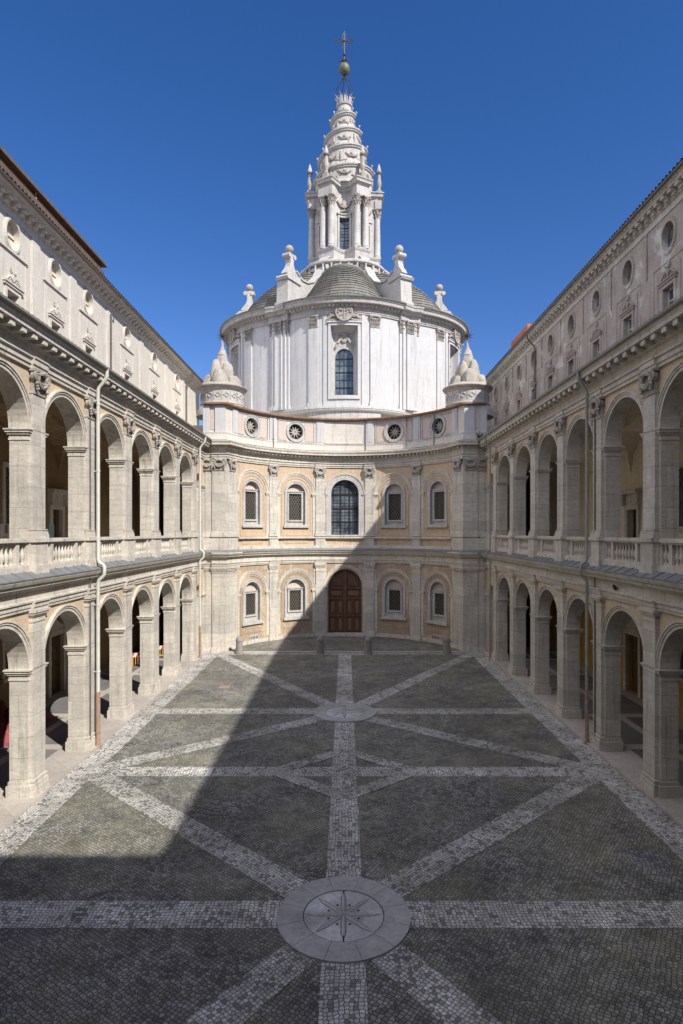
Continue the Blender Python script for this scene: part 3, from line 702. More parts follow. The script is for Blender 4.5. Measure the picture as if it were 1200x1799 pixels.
# wing behind the viewer (closes the court and casts the front shadow)
PR = Path([(-12.5, -.9), (12.5, -.9)], -12.5, 1)
root = thing('palace_wing', 'palace wing closing the court behind the viewpoint, with arcade and attic', 'building', (0, -6, 0))
mb = MB(); mb.wall(PR, -12.5, 12.5, 0, 8.6, [('arch', 4.77*k, 1.8, .05, 4.88) for k in (-2, -1, 0, 1, 2)], 0, -.9); mb.wall(PR, -12.5, 12.5, 8.8, 17.5, [('arch', 4.77*k, 1.8, 8.85, 13.86) for k in (-2, -1, 0, 1, 2)], 0, -.9); mb.build('facade_wall', M['trav'], root)
mb = MB(); mb.box(-18, 18, -6.8, -1.0, 8.2, 8.59); mb.box(-12.7, 12.7, -6.5, -.1, 17.5, 17.7); mb.build('floor_slab', M['kerb'], root)
mb = MB(); mb.box(-18, 18, -7.4, -6.4, 0, 28.4); mb.box(-18, 18, -18, -17.5, 0, 28.4); mb.build('attic_wall', M['attic_l'], root)
mb = MB(); mb.box(-32, 32, -18, -5.45, 28.4, 29.1); mb.build('roof', M['tile'], root)

# ------------------------------------------------------------------ curved church facade
RX, CY = 10.45, 47.2; AEND = math.degrees(math.acos(3.2/RX)); HL = R(AEND)*RX
pts = [(-11.8, 50.4)]+[(RX*sin(R(a)), CY+RX*cos(R(a))) for a in [-AEND+2*AEND*i/60 for i in range(61)]]+[(11.8, 50.4)]
PX = Path(pts, 0, -1); off = PX.u[-1]/2; PX.u = [u-off for u in PX.u]; UE = PX.u[-1]
D = lambda a: R(a)*RX
cf = thing('church_facade', 'concave two storey church facade closing the court, with panelled door and oval-holed attic', 'church facade', (0, 57.6, 0))
def cpart(mb, name, m, parent=None, **k): return mb.build(name, M[m], parent or cf, **k)
BC = [D(-52.4), D(-26.2), 0, D(26.2), D(52.4)]
PC = [D(-39.3), D(-13.1), D(13.1), D(39.3)]
# walls
def niche(u, lo, sp, r): return ('arch', u, r, lo, sp)
lowh = [niche(u, 2.0, 4.67, .93) for u in BC if u]+[('arch', 0, 1.6, .2, 4.87)]
uph = [niche(u, 10.6, 13.6, .93) for u in BC if u]+[('arch', 0, 1.32, 9.75, 13.68)]
mb = MB(); mb.wall(PX, -UE, UE, -.1, 7.2, lowh, 0, -.5); cpart(mb, 'lower_wall', 'brick')
mb = MB(); mb.wall(PX, -UE, UE, 8.5, 16.3, uph, 0, -.5); cpart(mb, 'upper_wall', 'ochre')
mb = MB(); mb.pbox(PX, -UE, UE, 7.0, 8.6, -.5, -.1); mb.pbox(PX, -UE, UE, .1, 17.8, -.9, -.55); cpart(mb, 'core_wall', 'trav')
def arcset(mb, u, sp, r, lo):
    mb.arc(PX, u, sp, r-.28, r-.20, -.02, .04, 24); mb.arc(PX, u, sp, r-.20, r-.06, -.02, .07, 24); mb.arc(PX, u, sp, r-.06, r+.02, -.02, .12, 24)
    for e in (-1, 1):
        c = u+e*(r-.13)
        mb.pbox(PX, c-.15, c+.15, lo, sp-.3, -.02, .06); impost_s(mb, c, sp)
def impost_s(mb, c, sp):
    for a, b, e in ((-.3, -.2, .02), (-.2, -.1, .06), (-.1, 0, .1)): mb.pbox(PX, c-.15-e, c+.15+e, sp+a, sp+b, -.02, .07+e)
for lev, (sp, r, lo, nlo, nsp) in enumerate(((4.62, 1.93, .6, 2.0, 4.67), (13.62, 1.93, 9.55, 10.6, 13.6))):
    for u in BC:
        mb = MB()
        if u or lev == 0: arcset(mb, u, sp+(.25 if not u else 0), r+(.1 if not u else 0), lo)
        if not u and lev == 1:
            mb.arc(PX, u, 13.68, 1.32, 1.85, -.5, .08, 28); mb.arc(PX, u, 13.68, 1.8, 1.93, -.02, .13, 28)
            for e in (-1, 1): mb.pbox(PX, min(e*1.32, e*1.85), max(e*1.32, e*1.85), 9.6, 13.68, -.45, .08); impost_s(mb, e*1.9, 13.66)
        cpart(mb, 'blind_arch', 'trav_smooth' if not (lev and not u) else 'whitest')
        if not u: continue
        # inner recessed moulding
        mb = MB()
        mb.arc(PX, u, nsp, 1.42, 1.47, -.01, .035, 22)
        for e in (-1, 1): mb.pbox(PX, u+e*1.445-.025, u+e*1.445+.025, nlo-.9, nsp, -.01, .035)
        mb.pbox(PX, u-1.445, u+1.445, nlo-.93, nlo-.68, -.01, .034)
        if lev: mb.pbox(PX, u-1.2, u+1.2, 8.95, 9.3, -.01, .03)
        cpart(mb, 'wall_panel', 'ochre' if lev else 'brick')
        mb = MB(); ww = .56 if lev == 0 else .62; wz0, wz1 = ((2.65, 4.55) if lev == 0 else (11.15, 13.6))
        mb.arc(PX, u, nsp, .92, 1.15, -.4, .07, 22); mb.arc(PX, u, nsp, 1.1, 1.17, -.01, .1, 22)
        for e in (-1, 1): mb.pbox(PX, min(u+e*.92, u+e*1.15), max(u+e*.92, u+e*1.15), nlo, nsp, -.4, .07)
        mb.wall(PX, u-.95, u+.95, nlo, nsp+.1, [('rect', u, ww, wz0, wz1)], -.25, -.36)
        for a in ((u-ww-.17, u-ww, wz0-.15, wz1+.15), (u+ww, u+ww+.17, wz0-.15, wz1+.15), (u-ww, u+ww, wz1, wz1+.151), (u-ww, u+ww, wz0-.152, wz0)): mb.pbox(PX, *a, -.3, -.14)
        mb.pbox(PX, u-ww-.22, u+ww+.22, wz1+.15, wz1+.24, -.3, -.08)
        mb.pbox(PX, u-1.3, u+1.3, nlo-.18, nlo-.02, -.3, .2); mb.pbox(PX, u-1.2, u+1.2, nlo-.02, nlo+.1, -.38, .1)
        o = cpart(mb, 'niche_window', 'whitest')
        mb = MB(); mb.arc(PX, u, nsp, .01, .93, -.45, -.34, 24); mb.build('lunette', M['pink'], o)
        mb = MB(); mb.pbox(PX, u-ww, u+ww, wz0, wz1, -.48, -.42); mb.build('pane', M['dark'], o)
        mb = MB(); lattice(mb, PX, u-ww, u+ww, wz0, wz1, .24, -.3, -.27, .045); mb.build('lattice', M['grille'], o)
# pilasters
for u in PC:
    mb = MB(); mb.pbox(PX, u-.43, u+.43, .55, 6.3, -.05, .14); mb.pbox(PX, u-.6, u+.6, .3, 7.1, -.05, .035); o = cpart(mb, 'lower_pilaster', 'trav')
    mb = MB(); tuscan(mb, PX, u, .43, 6.3, 7.08, .14); mb.build('capital', M['trav_smooth'], o)
    mb = MB(); base_m(mb, PX, u, .43, .12, .5, .14); mb.build('base', M['trav_smooth'], o)
    mb = MB(); mb.pbox(PX, u-.43, u+.43, 9.8, 15.2, -.05, .14); mb.pbox(PX, u-.6, u+.6, 8.6, 16.1, -.05, .035); mb.pbox(PX, u-.47, u+.47, 8.5, 9.5, -.05, .2); o = cpart(mb, 'upper_pilaster', 'trav')
    mb = MB(); ionic(mb, PX, u, .43, 15.15, 16.13, .14); mb.build('capital', M['relief'], o)
    mb = MB(); base_m(mb, PX, u, .43, 9.62, .3, .14); mb.build('base', M['trav_smooth'], o)
UC = D(63.4)
for e in (-1, 1):
    a0, a1 = D(63.4), HL-.02; b0, b1 = HL+.02, HL+1.15; c0, c1 = HL+1.2, UE-.15
    def seg(mb, lo, hi, w, f0, f1, ws=-.05):
        a, b = (lo, hi) if e > 0 else (-hi, -lo); mb.pbox(PX, a, b, f0, f1, ws, w)
    for (z0, z1, up) in ((-.02, 7.08, 0), (8.5, 16.13, 1)):
        mb = MB(); seg(mb, a0, b1, .14, z0+.3, z1-.4)
        seg(mb, b1, UE, .05, z0, z1)
        seg(mb, c0+.1, c1, .10, z0+.3, z1-.4); o = cpart(mb, 'corner_pier', 'trav')
        mb = MB(); zb = z0 if not up else 9.6
        for p, q, x in ((0, .22, .1), (.22, .36, .07), (.36, .46, .03)): seg(mb, a0-x, b1+x, .14+x, zb+p, zb+q)
        for p, q, x in ((0, .22, .1), (.22, .36, .07), (.36, .46, .03)): seg(mb, b1+x+.01, UE, .05+x, zb+p, zb+q)
        if up: seg(mb, a0-.02, UE, .2, 8.5, 9.5)
        mb.build('base', M['trav_smooth'], o)
        mb = MB()
        if not up:
            for p, q, x in ((.5, .43, .03), (.35, .24, .06), (.24, .12, .1), (.12, 0, .15)): seg(mb, a0-x, b1+x, .14+x, z1-p, z1-q); seg(mb, b1+x+.01, UE, .05+x, z1-p, z1-q)
        else:
            for c in (D(67.8), HL+.62, HL+1.55): ionic(mb, PX, e*c, .45, 15.15, 16.127, .16)
        mb.build('capital', M['relief'] if up else M['trav_smooth'], o)
dz = lambda prof, d: [(a, b+d) for a, b in prof]
def entab(prof, extra, name):
    mb = MB(); mb.sweep(PX, -UE, UE, dz(prof, .003))
    for e in (-1, 1):
        a, b = (D(63.2), HL+1.2) if e > 0 else (-HL-1.2, -D(63.2)); mb.sweep(PX, a, b, [(x+.14 if x > 0 else x, z+.006) for x, z in prof])
    for u in PC: mb.sweep(PX, u-.5, u+.5, [(x+.08 if x > 0 else x, z+.006) for x, z in prof if z < extra]+[(-.3, extra-.01)])
    return mb
cpart(entab(LOW, 7.45, ''), 'lower_cornice', 'trav_smooth')
mb = MB(); mb.sweep(PX, -UE, UE, [(.05, 8.2), (.56, 8.29), (.56, 8.33), (.05, 8.6)]); cpart(mb, 'lead_flashing', 'lead')
mb = entab(UPP, 16.57, '')
for i in range(-36, 37): u = i*.415; (mb.pbox(PX, u-.1, u+.1, 17.05, 17.22, .15, .5))
cpart(mb, 'upper_cornice', 'trav_smooth')
# dado string course
mb = MB(); mb.pbox(PX, -D(63), D(63), 9.42, 9.56, -.02, .26); mb.pbox(PX, -D(63), D(63), 9.3, 9.42, -.02, .1); mb.pbox(PX, -D(63), D(63), 8.5, 8.75, -.02, .24); cpart(mb, 'string_course', 'trav_smooth')
mb = MB(); mb.pbox(PX, -D(63), D(63), .1, .42, -.02, .1); mb.pbox(PX, -1.9, 1.9, .1, .3, -.4, .4); cpart(mb, 'plinth', 'trav_smooth')
for e in (-1, 1):
    mb = MB(); c = e*D(51); mb.pbox(PX, c-.55, c+.55, .42, .85, -.02, .05); o = cpart(mb, 'vent_tablet', 'whitest')
    mb = MB()
    for k in (-1, 0, 1): mb.arc(PX, c+.33*k, .63, .07, .12, .05, .07, 14, 0, 2*pi)
    mb.build('vent_ring', M['dark'], o)
# church door
PANELS = []; mb = MB(); mb.wall(PX, -1.62, 1.62, .2, 6.5, [], -.38, -.42)
# frame members of the leaves
W = []
for e in (-1, 1):
    f = lambda a, b: (min(e*a, e*b), max(e*a, e*b))
    for a in ((.0, .14), (1.44, 1.62)): mb.pbox(PX, *f(*a), .2, 6.4, -.36, -.24)
    for z in (.2, 1.9, 3.55, 4.55, 6.2): mb.pbox(PX, *f(.1, 1.5), z, z+.2, -.36, -.245)
    mb.pbox(PX, *f(.74, .86), .3, 3.6, -.36, -.24)
    for (a, b, z0, z1) in ((.22, .66, .5, 1.8), (.94, 1.36, .5, 1.8), (.22, .66, 2.2, 3.45), (.94, 1.36, 2.2, 3.45), (.26, 1.34, 3.85, 4.45)):
        PANELS.append((*f(a, b), z0, z1))
    mb.poly(PX, [(e*.3, 4.9), (e*1.25, 4.9), (e*1.2, 5.35), (e*.95, 5.75), (e*.6, 6.02), (e*.3, 6.1)], -.36, -.29)
o = cpart(mb, 'church_door', 'wood')
for p in PANELS:
    mb = MB(); mb.pbox(PX, p[0]+.05, p[1]-.05, p[2]+.06, p[3]-.06, -.38, -.30); mb.pbox(PX, p[0]+.12, p[1]-.12, p[2]+.14, p[3]-.14, -.38, -.26); mb.build('door_panel', M['wood_l'], o)
mb = MB()
for e in (-1, 1): mb.ptube(PX, [(e*.12+.06*cos(i*.7), 2.0+.06*sin(i*.7), -.2) for i in range(10)], .012, 5)
mb.build('door_ring', M['iron'], o)
# big window
mb = MB(); mb.wall(PX, -1.4, 1.4, 9.7, 15.1, [], -.4, -.45); o = cpart(mb, 'central_window', 'glass')
mb = MB()
for i in range(-3, 4): mb.pbox(PX, i*.36-.014, i*.36+.014, 9.76, 13.68+sqrt(max(0, 1.32**2-(i*.36)**2)), -.4, -.37)
for i in (-1, 1): mb.pbox(PX, i*.44-.035, i*.44+.035, 9.76, 14.9, -.4, -.34)
for j in range(18): 
    z = 9.8+.3*j; hw = 1.32 if z < 13.68 else sqrt(max(.01, 1.32**2-(z-13.68)**2)); mb.pbox(PX, -hw, hw, z-.012, z+.012, -.4, -.372)
for z in (11.0, 12.3, 13.6): mb.pbox(PX, -1.32, 1.32, z-.045, z+.045, -.4, -.33)
mb.build('glazing_bars', M['iron'], o)
mb = MB(); mb.pbox(PX, -1.95, 1.95, 9.6, 9.76, -.3, .22); mb.build('sill', M['whitest'], o)
# attic with stars
hs = [('oval', u, .72, 19.42, .72) for u in BC if u]
mb = MB(); mb.wall(PX, -UE, UE, 17.6, 20.75, hs, -.02, -.45); cpart(mb, 'attic_wall', 'attic_ex')
for u in BC:
    if not u: continue
    mb = MB()
    for sg in (-1, 1):
        a = [(u+sg*.9, 18.55), (u+sg*1.75, 18.55), (u+sg*1.75, 20.3), (u+sg*.9, 20.3)]; mb.poly(PX, a, -.05, .012)
    mb.pbox(PX, u-.9, u+.9, 20.35, 20.42, -.04, .01); cpart(mb, 'pink_panel', 'pink')
    mb = MB(); mb.arc(PX, u, 19.42, .72, .95, -.4, .07, 30, 0, 2*pi); mb.arc(PX, u, 19.42, .9, .99, -.04, .11, 30, 0, 2*pi)
    for a in ((u-1.85, u+1.85, 20.36, 20.44), (u-1.85, u+1.85, 18.4, 18.5), (u-1.86, u-1.78, 18.4, 20.44), (u+1.78, u+1.86, 18.4, 20.44)): mb.pbox(PX, *a, -.04, .05)
    o = cpart(mb, 'oculus', 'whitest')
    mb = MB(); mb.disc(PX, u, 19.42, .74, .74, -.42, -.36, 24); mb.build('dark_pane', M['dark'], o)
    mb = MB()
    for i in range(10):
        a = 2*pi*i/10+.15; c, q = cos(a), sin(a); L = .66
        mb.poly(PX, [(u+.08*cos(a-1), 19.42+.08*sin(a-1)), (u+.3*cos(a-.17), 19.42+.3*sin(a-.17)), (u+L*c, 19.42+L*q), (u+.3*cos(a+.17), 19.42+.3*sin(a+.17)), (u+.08*cos(a+1), 19.42+.08*sin(a+1))], -.3, -.2)
    mb.build('star_tracery', M['relief'], o)
    mb = MB()
    for i in range(20): a = 2*pi*i/20; mb.bar(PX, (u+.1*cos(a), 19.42+.1*sin(a)), (u+.72*cos(a), 19.42+.72*sin(a)), .02, -.34, -.32)
    mb.build('iron_spokes', M['grille'], o)
for u in PC+[D(-64.6), D(64.6)]:
    mb = MB(); mb.pbox(PX, u-.36, u+.36, 17.75, 20.6, -.05, .09); mb.pbox(PX, u-.22, u+.22, 18.5, 20.4, .0, .12); cpart(mb, 'attic_pilaster', 'white')
for e in (-1, 1):
    for (c, h) in ((HL+.5, .42), (HL+1.62, .26)):
        mb = MB(); mb.pbox(PX, min(e*(c-h), e*(c+h)), max(e*(c-h), e*(c+h)), 17.75, 20.6, -.05, .1); cpart(mb, 'attic_pilaster', 'white')
    c = HL+1.12; mb = MB(); mb.pbox(PX, min(e*(c-.18), e*(c+.18)), max(e*(c-.18), e*(c+.18)), 18.6, 20.2, -.03, .01); cpart(mb, 'pink_panel', 'pink')
mb = MB(); mb.pbox(PX, -UE, UE, 17.75, 18.28, -.04, .14); mb.pbox(PX, -UE, UE, 18.28, 18.34, -.04, .17); cpart(mb, 'attic_plinth', 'attic_ex')
mb = MB(); mb.pbox(PX, -1.95, 1.95, 18.5, 20.4, -.04, .05)
for a in ((-2.0, 2.0, 18.42, 18.52), (-2.0, 2.0, 20.38, 20.48), (-2.02, -1.92, 18.42, 20.48), (1.92, 2.02, 18.42, 20.48)): mb.pbox(PX, *a, -.03, .09)
o = cpart(mb, 'inscription_plaque', 'attic_ex')
mb = MB(); random.seed(3)       # worn lettering, too weathered to read: only strokes of it remain
for (z, hh, half) in ((20.0, .16, 1.7), (19.58, .2, 1.45), (19.15, .2, 1.65), (18.78, .11, 1.2)):
    u = -half
    while u < half:
        if random.random() < .8: mb.pbox(PX, u, u+.022, z+random.uniform(0, .05), z+hh*random.uniform(.6, 1), .045, .053)
        if random.random() < .25: mb.pbox(PX, u, u+.07, z+hh*.5, z+hh*.5+.02, .045, .054)
        u += random.choice((.08, .1, .13, .2))
mb.build('worn_lettering', M['trav_smooth'], o)
mb = MB(); mb.sweep(PX, -UE-.0, UE, [(-.6, 20.72), (.18, 20.62), (.34, 20.66), (.36, 20.76), (.36, 20.8), (-.6, 20.95)]); cpart(mb, 'eave', 'eave')
mb = MB(); mb.box(-17.8, 17.8, 58.2, 95, 0, 20.3)
pr = [(RX*sin(R(a))*1.03, CY+RX*cos(R(a))*1.03) for a in range(-72, 73, 6)]
n = len(pr); v = [(x, y, 20.6) for x, y in pr]+[(x, 58.5, 20.75) for x, y in pr]
mb.add([(-12, 50.6, 20.6)]+[(x, y, 20.62) for x, y in pr]+[(12, 50.6, 20.6), (12, 59, 20.6), (-12, 59, 20.6)], [list(range(n+4))[::-1]])
mb.box(-12, -11.5, 50.9, 59, 0, 20.55); mb.box(11.5, 12, 50.9, 59, 0, 20.55); cpart(mb, 'roof_terrace', 'attic_ex')
# thin rain pipe ends on the attic
mb = MB()
for a in (-45, 5.5, 28, 45): mb.tube([PX.P(D(a)+1.0, 17.8, .2), PX.P(D(a)+1.0, 20.5, .12), PX.P(D(a)+.8, 20.65, .3)], .035, 5)
cpart(mb, 'rain_spout', 'pipe_d')

# corner turrets carrying stone hills and a star
def turret(s, label):
    cx, cy = 11.1, 54.6
    t = thing('stone_turret', label, 'turret', (s*cx, cy, 20.5), 'rocky turrets at the ends of the curved facade')
    mb = MB(s); mb.lathe(cx, cy, [(2.3, 20.3), (2.25, 20.8), (2.0, 21.15), (1.92, 21.3), (1.98, 21.36), (1.98, 21.45), (1.88, 21.5), (1.88, 22.5), (1.95, 22.55), (2.05, 22.65)], 40); mb.build('drum_base', M['whitest'], t, smooth=True)
    mb = MB(s); mb.lathe(cx, cy, [(1.9, 22.55), (2.1, 22.68), (2.18, 22.8), (2.25, 22.86), (2.25, 22.95), (2.0, 23.05), (1.75, 23.25), (.2, 23.3)], 40); mb.build('rim', M['relief'], t, smooth=True)
    mb = MB(s)
    for i in range(16):
        a = 2*pi*i/16; q = [(-.26, 0), (0, .2), (.26, 0), (0, -.2)]
        pp = [(cx+1.9*sin(a+x/1.9), cy-1.9*cos(a+x/1.9), 22.05+z) for x, z in q]; mb.tube(pp+[pp[0]], .045, 5)
        mb.tube([(cx+1.9*sin(a+pi/16), cy-1.9*cos(a+pi/16), 21.7), (cx+1.9*sin(a+pi/16), cy-1.9*cos(a+pi/16), 22.4)], .035, 5)
    mb.build('diamond_frieze', M['whitest'], t)
    mb = MB(s)
    def mound(dx, dy, z0, h, r): mb.lathe(cx+dx, cy+dy, [(r*1.12, z0), (r*1.1, z0+h*.2), (r*1.02, z0+h*.42), (r*.9, z0+h*.62), (r*.72, z0+h*.8), (r*.48, z0+h*.92), (r*.22, z0+h*.985), (.001, z0+h)], 20)
    for i in range(6): a = 2*pi*i/6+.0; mound(1.15*sin(a+.1*(i % 2)), -1.15*cos(a), 23.0, (1.5, 1.15, 1.3, 1.2, 1.3, 1.05)[i], (.68, .5, .55, .5, .55, .52)[i])
    for i in range(4): a = 2*pi*i/4+.72; mound(.66*sin(a), -.66*cos(a), 23.0, 2.5-.15*(i % 2), .56)
    mound(0, 0, 23.0, 3.45, .66); mb.lathe(cx, cy, [(.40, 26.0), (.27, 26.35), (.14, 26.7), (.07, 27.0), (.05, 27.4)], 12)
    q_ = []
    for (x, y, z) in mb.v:
        k_ = .05*(sin(x*9+z*5)+sin(y*11-z*7)+sin(z*13+x*4)*.7); q_.append((x+k_*sin(z*6+y*3), y+k_*cos(z*5+x*2), z+k_*.6))
    mb.v = q_; mb.build('stone_hills', M['rock'], t, smooth=True)
    mb = MB(s); zc = 27.75; mb.ball((cx, cy, zc), .14, 10, 6)
    for i in range(34):
        ph = math.acos(1-2*(i+.5)/34); th = i*2.399963; d = Vector((sin(ph)*cos(th), sin(ph)*sin(th), cos(ph))); c = Vector((cx, cy, zc))
        L = .62 if i % 2 else .5
        mb.tube([c+d*.1, c+d*L*.5, c+d*L], .04, 4, lambda t: 1-.9*t)
    mb.build('spiky_star', M['gold'], t)
turret(-1, 'turret of heaped stone mounds with a spiky star, on the sunny left corner')
turret(1, 'turret of heaped stone mounds with a spiky star, on the shaded right corner')

# ------------------------------------------------------------------ church drum, dome, lantern and spiral
AX, AY = -.08, 76.0
ch = thing('church_tower', 'white lobed church drum with stepped dome, lantern and corkscrew spire', 'church', (AX, AY, 20.3))
def chp(mb, name, m, parent=None, **k): return mb.build(name, M[m], parent or ch, **k)
Rj, R0 = 13.4, 14.45; chs = Rj*.5; cd = Rj*cos(R(30)); sg = R0-cd; Rl = (chs*chs+sg*sg)/(2*sg); al = math.asin(chs/Rl)
def lobed(n=18):
    out = []
    for k in range(-3, 4):
        for i in range(n+(1 if k == 3 else 0)):
            t = -al+2*al*i/n
            if k == -3 and t < 0: continue
            if k == 3 and t > 1e-9: break
            x = Rl*sin(t); y = (R0-Rl)+Rl*cos(t); a = R(60*k)
            out.append((AX+x*cos(a)+y*sin(a), AY-(y*cos(a)-x*sin(a))))
    return out
lp = lobed(); PD = Path(lp, 0, -1, True); o_ = PD.u[-1]/2; PD.u = [u-o_ for u in PD.u]; LOB = PD.u[-1]/3; UD = PD.u[-1]
holes = [('rect', LOB*k, 1.38, 23.95, 31.1) for k in (-1, 0, 1)]
mb = MB(); mb.wall(PD, -UD, UD, 22.6, 33.2, holes, 0, -.55); chp(mb, 'drum_wall', 'white')
mb = MB(); mb.pbox(PD, -UD, UD, 20, 22.5, -.9, -.35); mb.pbox(PD, -3.9, 3.9, 20, 22.4, -.5, .0); chp(mb, 'drum_foot', 'whitest')
mb = MB(); mb.sweep(PD, -UD, UD, [(-.5, 22.3), (.2, 22.4), (.3, 22.5), (.3, 22.62), (.36, 22.64), (.36, 22.9), (-.5, 23.0)]); chp(mb, 'base_ledge', 'white')
def capital(mb, P, u, hw, z0, z1, w):
    h = z1-z0; mb.pbox(P, u-hw-.02, u+hw+.02, z0, z0+.08, -.02, w+.05); mb.pbox(P, u-hw, u+hw, z0, z1, -.02, w+.02); mb.pbox(P, u-hw-.14, u+hw+.14, z1-.14, z1, -.02, w+.16)
    nl = max(3, int(hw*2/.2))
    for r_ in range(2):
        for i in range(nl):
            uu = u-hw+.1+(2*hw-.2)*(i+(.5 if r_ else 0)*.5)/(nl-1) if nl > 1 else u
            mb.ptube(P, [(uu, z0+.1+r_*.3*h, w+.02), (uu, z0+.25*h+r_*.3*h, w+.07), (uu, z0+.36*h+r_*.3*h, w+.16), (uu, z0+.33*h+r_*.3*h, w+.2)], .07, 5)
    for s in (-1, 1): mb.ptube(P, [(u+s*(hw-.05)+s*.11*cos(i*.8), z1-.28+.11*sin(i*.8), w+.12) for i in range(9)], .05, 5)
KC = [LOB*(k+.5) for k in (-2, -1, 0, 1)]
for u in KC:      # folded corner clusters
    mb = MB()
    for (h, w) in ((1.28, .16), (.95, .34), (.5, .52)): mb.pbox(PD, u-h, u+h, 23.3, 32.5, -.05, w)
    for (h, w) in ((1.38, .26), (1.05, .44), (.6, .62)): mb.pbox(PD, u-h, u+h, 22.9, 23.25, -.05, w); mb.pbox(PD, u-h+.05, u+h-.05, 23.25, 23.45, -.05, w-.05)
    o = chp(mb, 'corner_pilaster', 'white')
    mb = MB(); capital(mb, PD, u, .52, 31.0, 32.3, .54); 
    for s in (-1, 1): capital(mb, PD, u+s*1.0, .28, 31.0, 32.3, .2)
    mb.build('capital', M['relief'], o)
for k in (-1, 0, 1):
    for s in (-1, 1):
        u = LOB*k+s*3.2
        mb = MB(); mb.pbox(PD, u-.52, u+.52, 23.3, 32.4, -.05, .16); mb.pbox(PD, u-.62, u+.62, 22.9, 23.25, -.05, .26); mb.pbox(PD, u-.57, u+.57, 23.25, 23.42, -.05, .21); o = chp(mb, 'drum_pilaster', 'white')
        mb = MB(); capital(mb, PD, u, .50, 31.0, 32.25, .16); mb.build('capital', M['relief'], o)
    # window
    u = LOB*k; mb = MB()
    for s in (-1, 1):
        mb.pbox(PD, min(u+s*1.38, u+s*1.62), max(u+s*1.38, u+s*1.62), 23.6, 31.35, -.1, .14)
        mb.pbox(PD, min(u+s*1.78, u+s*2.15), max(u+s*1.78, u+s*2.15), 22.95, 32.2, -.05, .1)
    mb.pbox(PD, u-1.62, u+1.62, 31.1, 31.38, -.1, .15); mb.pbox(PD, u-1.75, u+1.75, 31.38, 31.52, -.1, .26); mb.pbox(PD, u-1.38, u+1.38, 23.6, 23.97, -.6, .14)
    o = chp(mb, 'drum_window', 'white')
    mb = MB(); mb.wall(PD, u-1.39, u+1.39, 23.9, 31.15, [('arch', u, 1.06, 24.15, 27.95)], -.95, -1.1)
    for s in (-1, 1): mb.add([PD.P(u+s*1.385, 23.9, -.5), PD.P(u+s*1.385, 31.15, -.5), PD.P(u+s*1.12, 31.15, -.98), PD.P(u+s*1.12, 23.9, -.98)], [[0, 1, 2, 3]])
    mb.add([PD.P(u-1.39, 31.12, -.3), PD.P(u+1.39, 31.12, -.3), PD.P(u+1.2, 30.5, -.98), PD.P(u-1.2, 30.5, -.98)], [[0, 1, 2, 3]])
    mb.build('inner_frame', M['whitest'], o)
    mb = MB()
    mb.ptube(PD, [(u-.7, 29.5, -.68), (u-.45, 30.0, -.85), (u, 30.3, -.82), (u+.45, 30.0, -.85), (u+.7, 29.5, -.68)], .12, 6)
    for s in (-1, 1):
        mb.ptube(PD, [(u+s*.2, 30.1, -.85), (u+s*.6, 29.7, -.82), (u+s*.95, 29.1, -.68)], .09, 6); mb.ptube(PD, [(u+s*(.5+.18*cos(i*.7)), 30.3+.18*sin(i*.7), -.85) for i in range(10)], .06, 5)
    mb.disc(PD, u, 29.9, .35, .3, -.95, -.8, 12); mb.build('crest_relief', M['relief'], o)
    mb = MB(); mb.wall(PD, u-1.1, u+1.1, 24.1, 29.05, [], -1.2, -1.25); mb.build('pane', M['glass'], o)
    mb = MB(); mb.pbox(PD, u-.04, u+.04, 24.1, 29.0, -1.2, -1.13)
    for z in (25.0, 26.6, 28.0): mb.pbox(PD, u-1.06, u+1.06, z-.05, z+.05, -1.2, -1.14)
    for z in (25.8, 27.3): mb.pbox(PD, u-1.06, u+1.06, z-.015, z+.015, -1.2, -1.15)
    for x in (-.53, .53): mb.pbox(PD, u+x-.015, u+x+.015, 24.1, 28.9, -1.2, -1.152)
    mb.build('glazing_bars', M['iron'], o)
    # shield over the window
    mb = MB(); mb.disc(PD, u, 32.35, .78, .84, -.05, .38, 24); mb.arc(PD, u, 32.35, .72, .86, .2, .46, 24, 0, 2*pi, 1.06)
    for s in (-1, 1):
        mb.ptube(PD, [(u+s*.8, 32.0, .15), (u+s*1.2, 32.05, .2), (u+s*1.65, 31.75, .15)], .16, 6); mb.ptube(PD, [(u+s*.7, 31.7, .15), (u+s*1.2, 31.62, .2), (u+s*1.7, 31.6, .15)], .1, 6)
        mb.ptube(PD, [(u+s*(1.2+.2*cos(i*.7)), 32.15+.2*sin(i*.7), .15) for i in range(10)], .07, 5)
        mb.ptube(PD, [(u+s*.15, 32.5, .4), (u+s*.5, 32.65, .45), (u+s*.6, 32.3, .4)], .1, 5)
    mb.pbox(PD, u-.06, u+.06, 31.7, 33.0, .3, .44); mb.bar(PD, (u-.45, 32.0), (u+.45, 32.4), .12, .3, .43); chp(mb, 'cartouche', 'relief')
mb = MB(); mb.sweep(PD, -UD, UD, [(-.6, 32.25), (.12, 32.25), (.14, 32.4), (.2, 32.42), (.2, 32.5), (.1, 32.52), (.1, 32.9), (.35, 32.95), (.45, 33.15), (.9, 33.2), (.95, 33.5), (1.05, 33.55), (1.08, 33.72), (-.6, 34.0)])
for k in KC: mb.sweep(PD, k-1.35, k+1.35, [(-.6, 32.255), (.45, 32.255), (.5, 32.5), (.42, 32.52), (.42, 32.9), (.7, 32.96), (.8, 33.16), (1.1, 33.21), (1.15, 33.51), (1.22, 33.56), (1.25, 33.73), (-.6, 33.99)])
u = -UD/2
while u < UD/2: mb.pbox(PD, u-.1, u+.1, 32.93, 33.12, .3, .6); u += .42
chp(mb, 'drum_cornice', 'whitest')
mb = MB(); mb.sweep(PD, -UD, UD, [(.6, 33.7), (1.12, 33.72), (1.18, 33.68), (1.22, 33.78), (.6, 33.95)]); chp(mb, 'cornice_edge', 'gutter')
mb = MB()
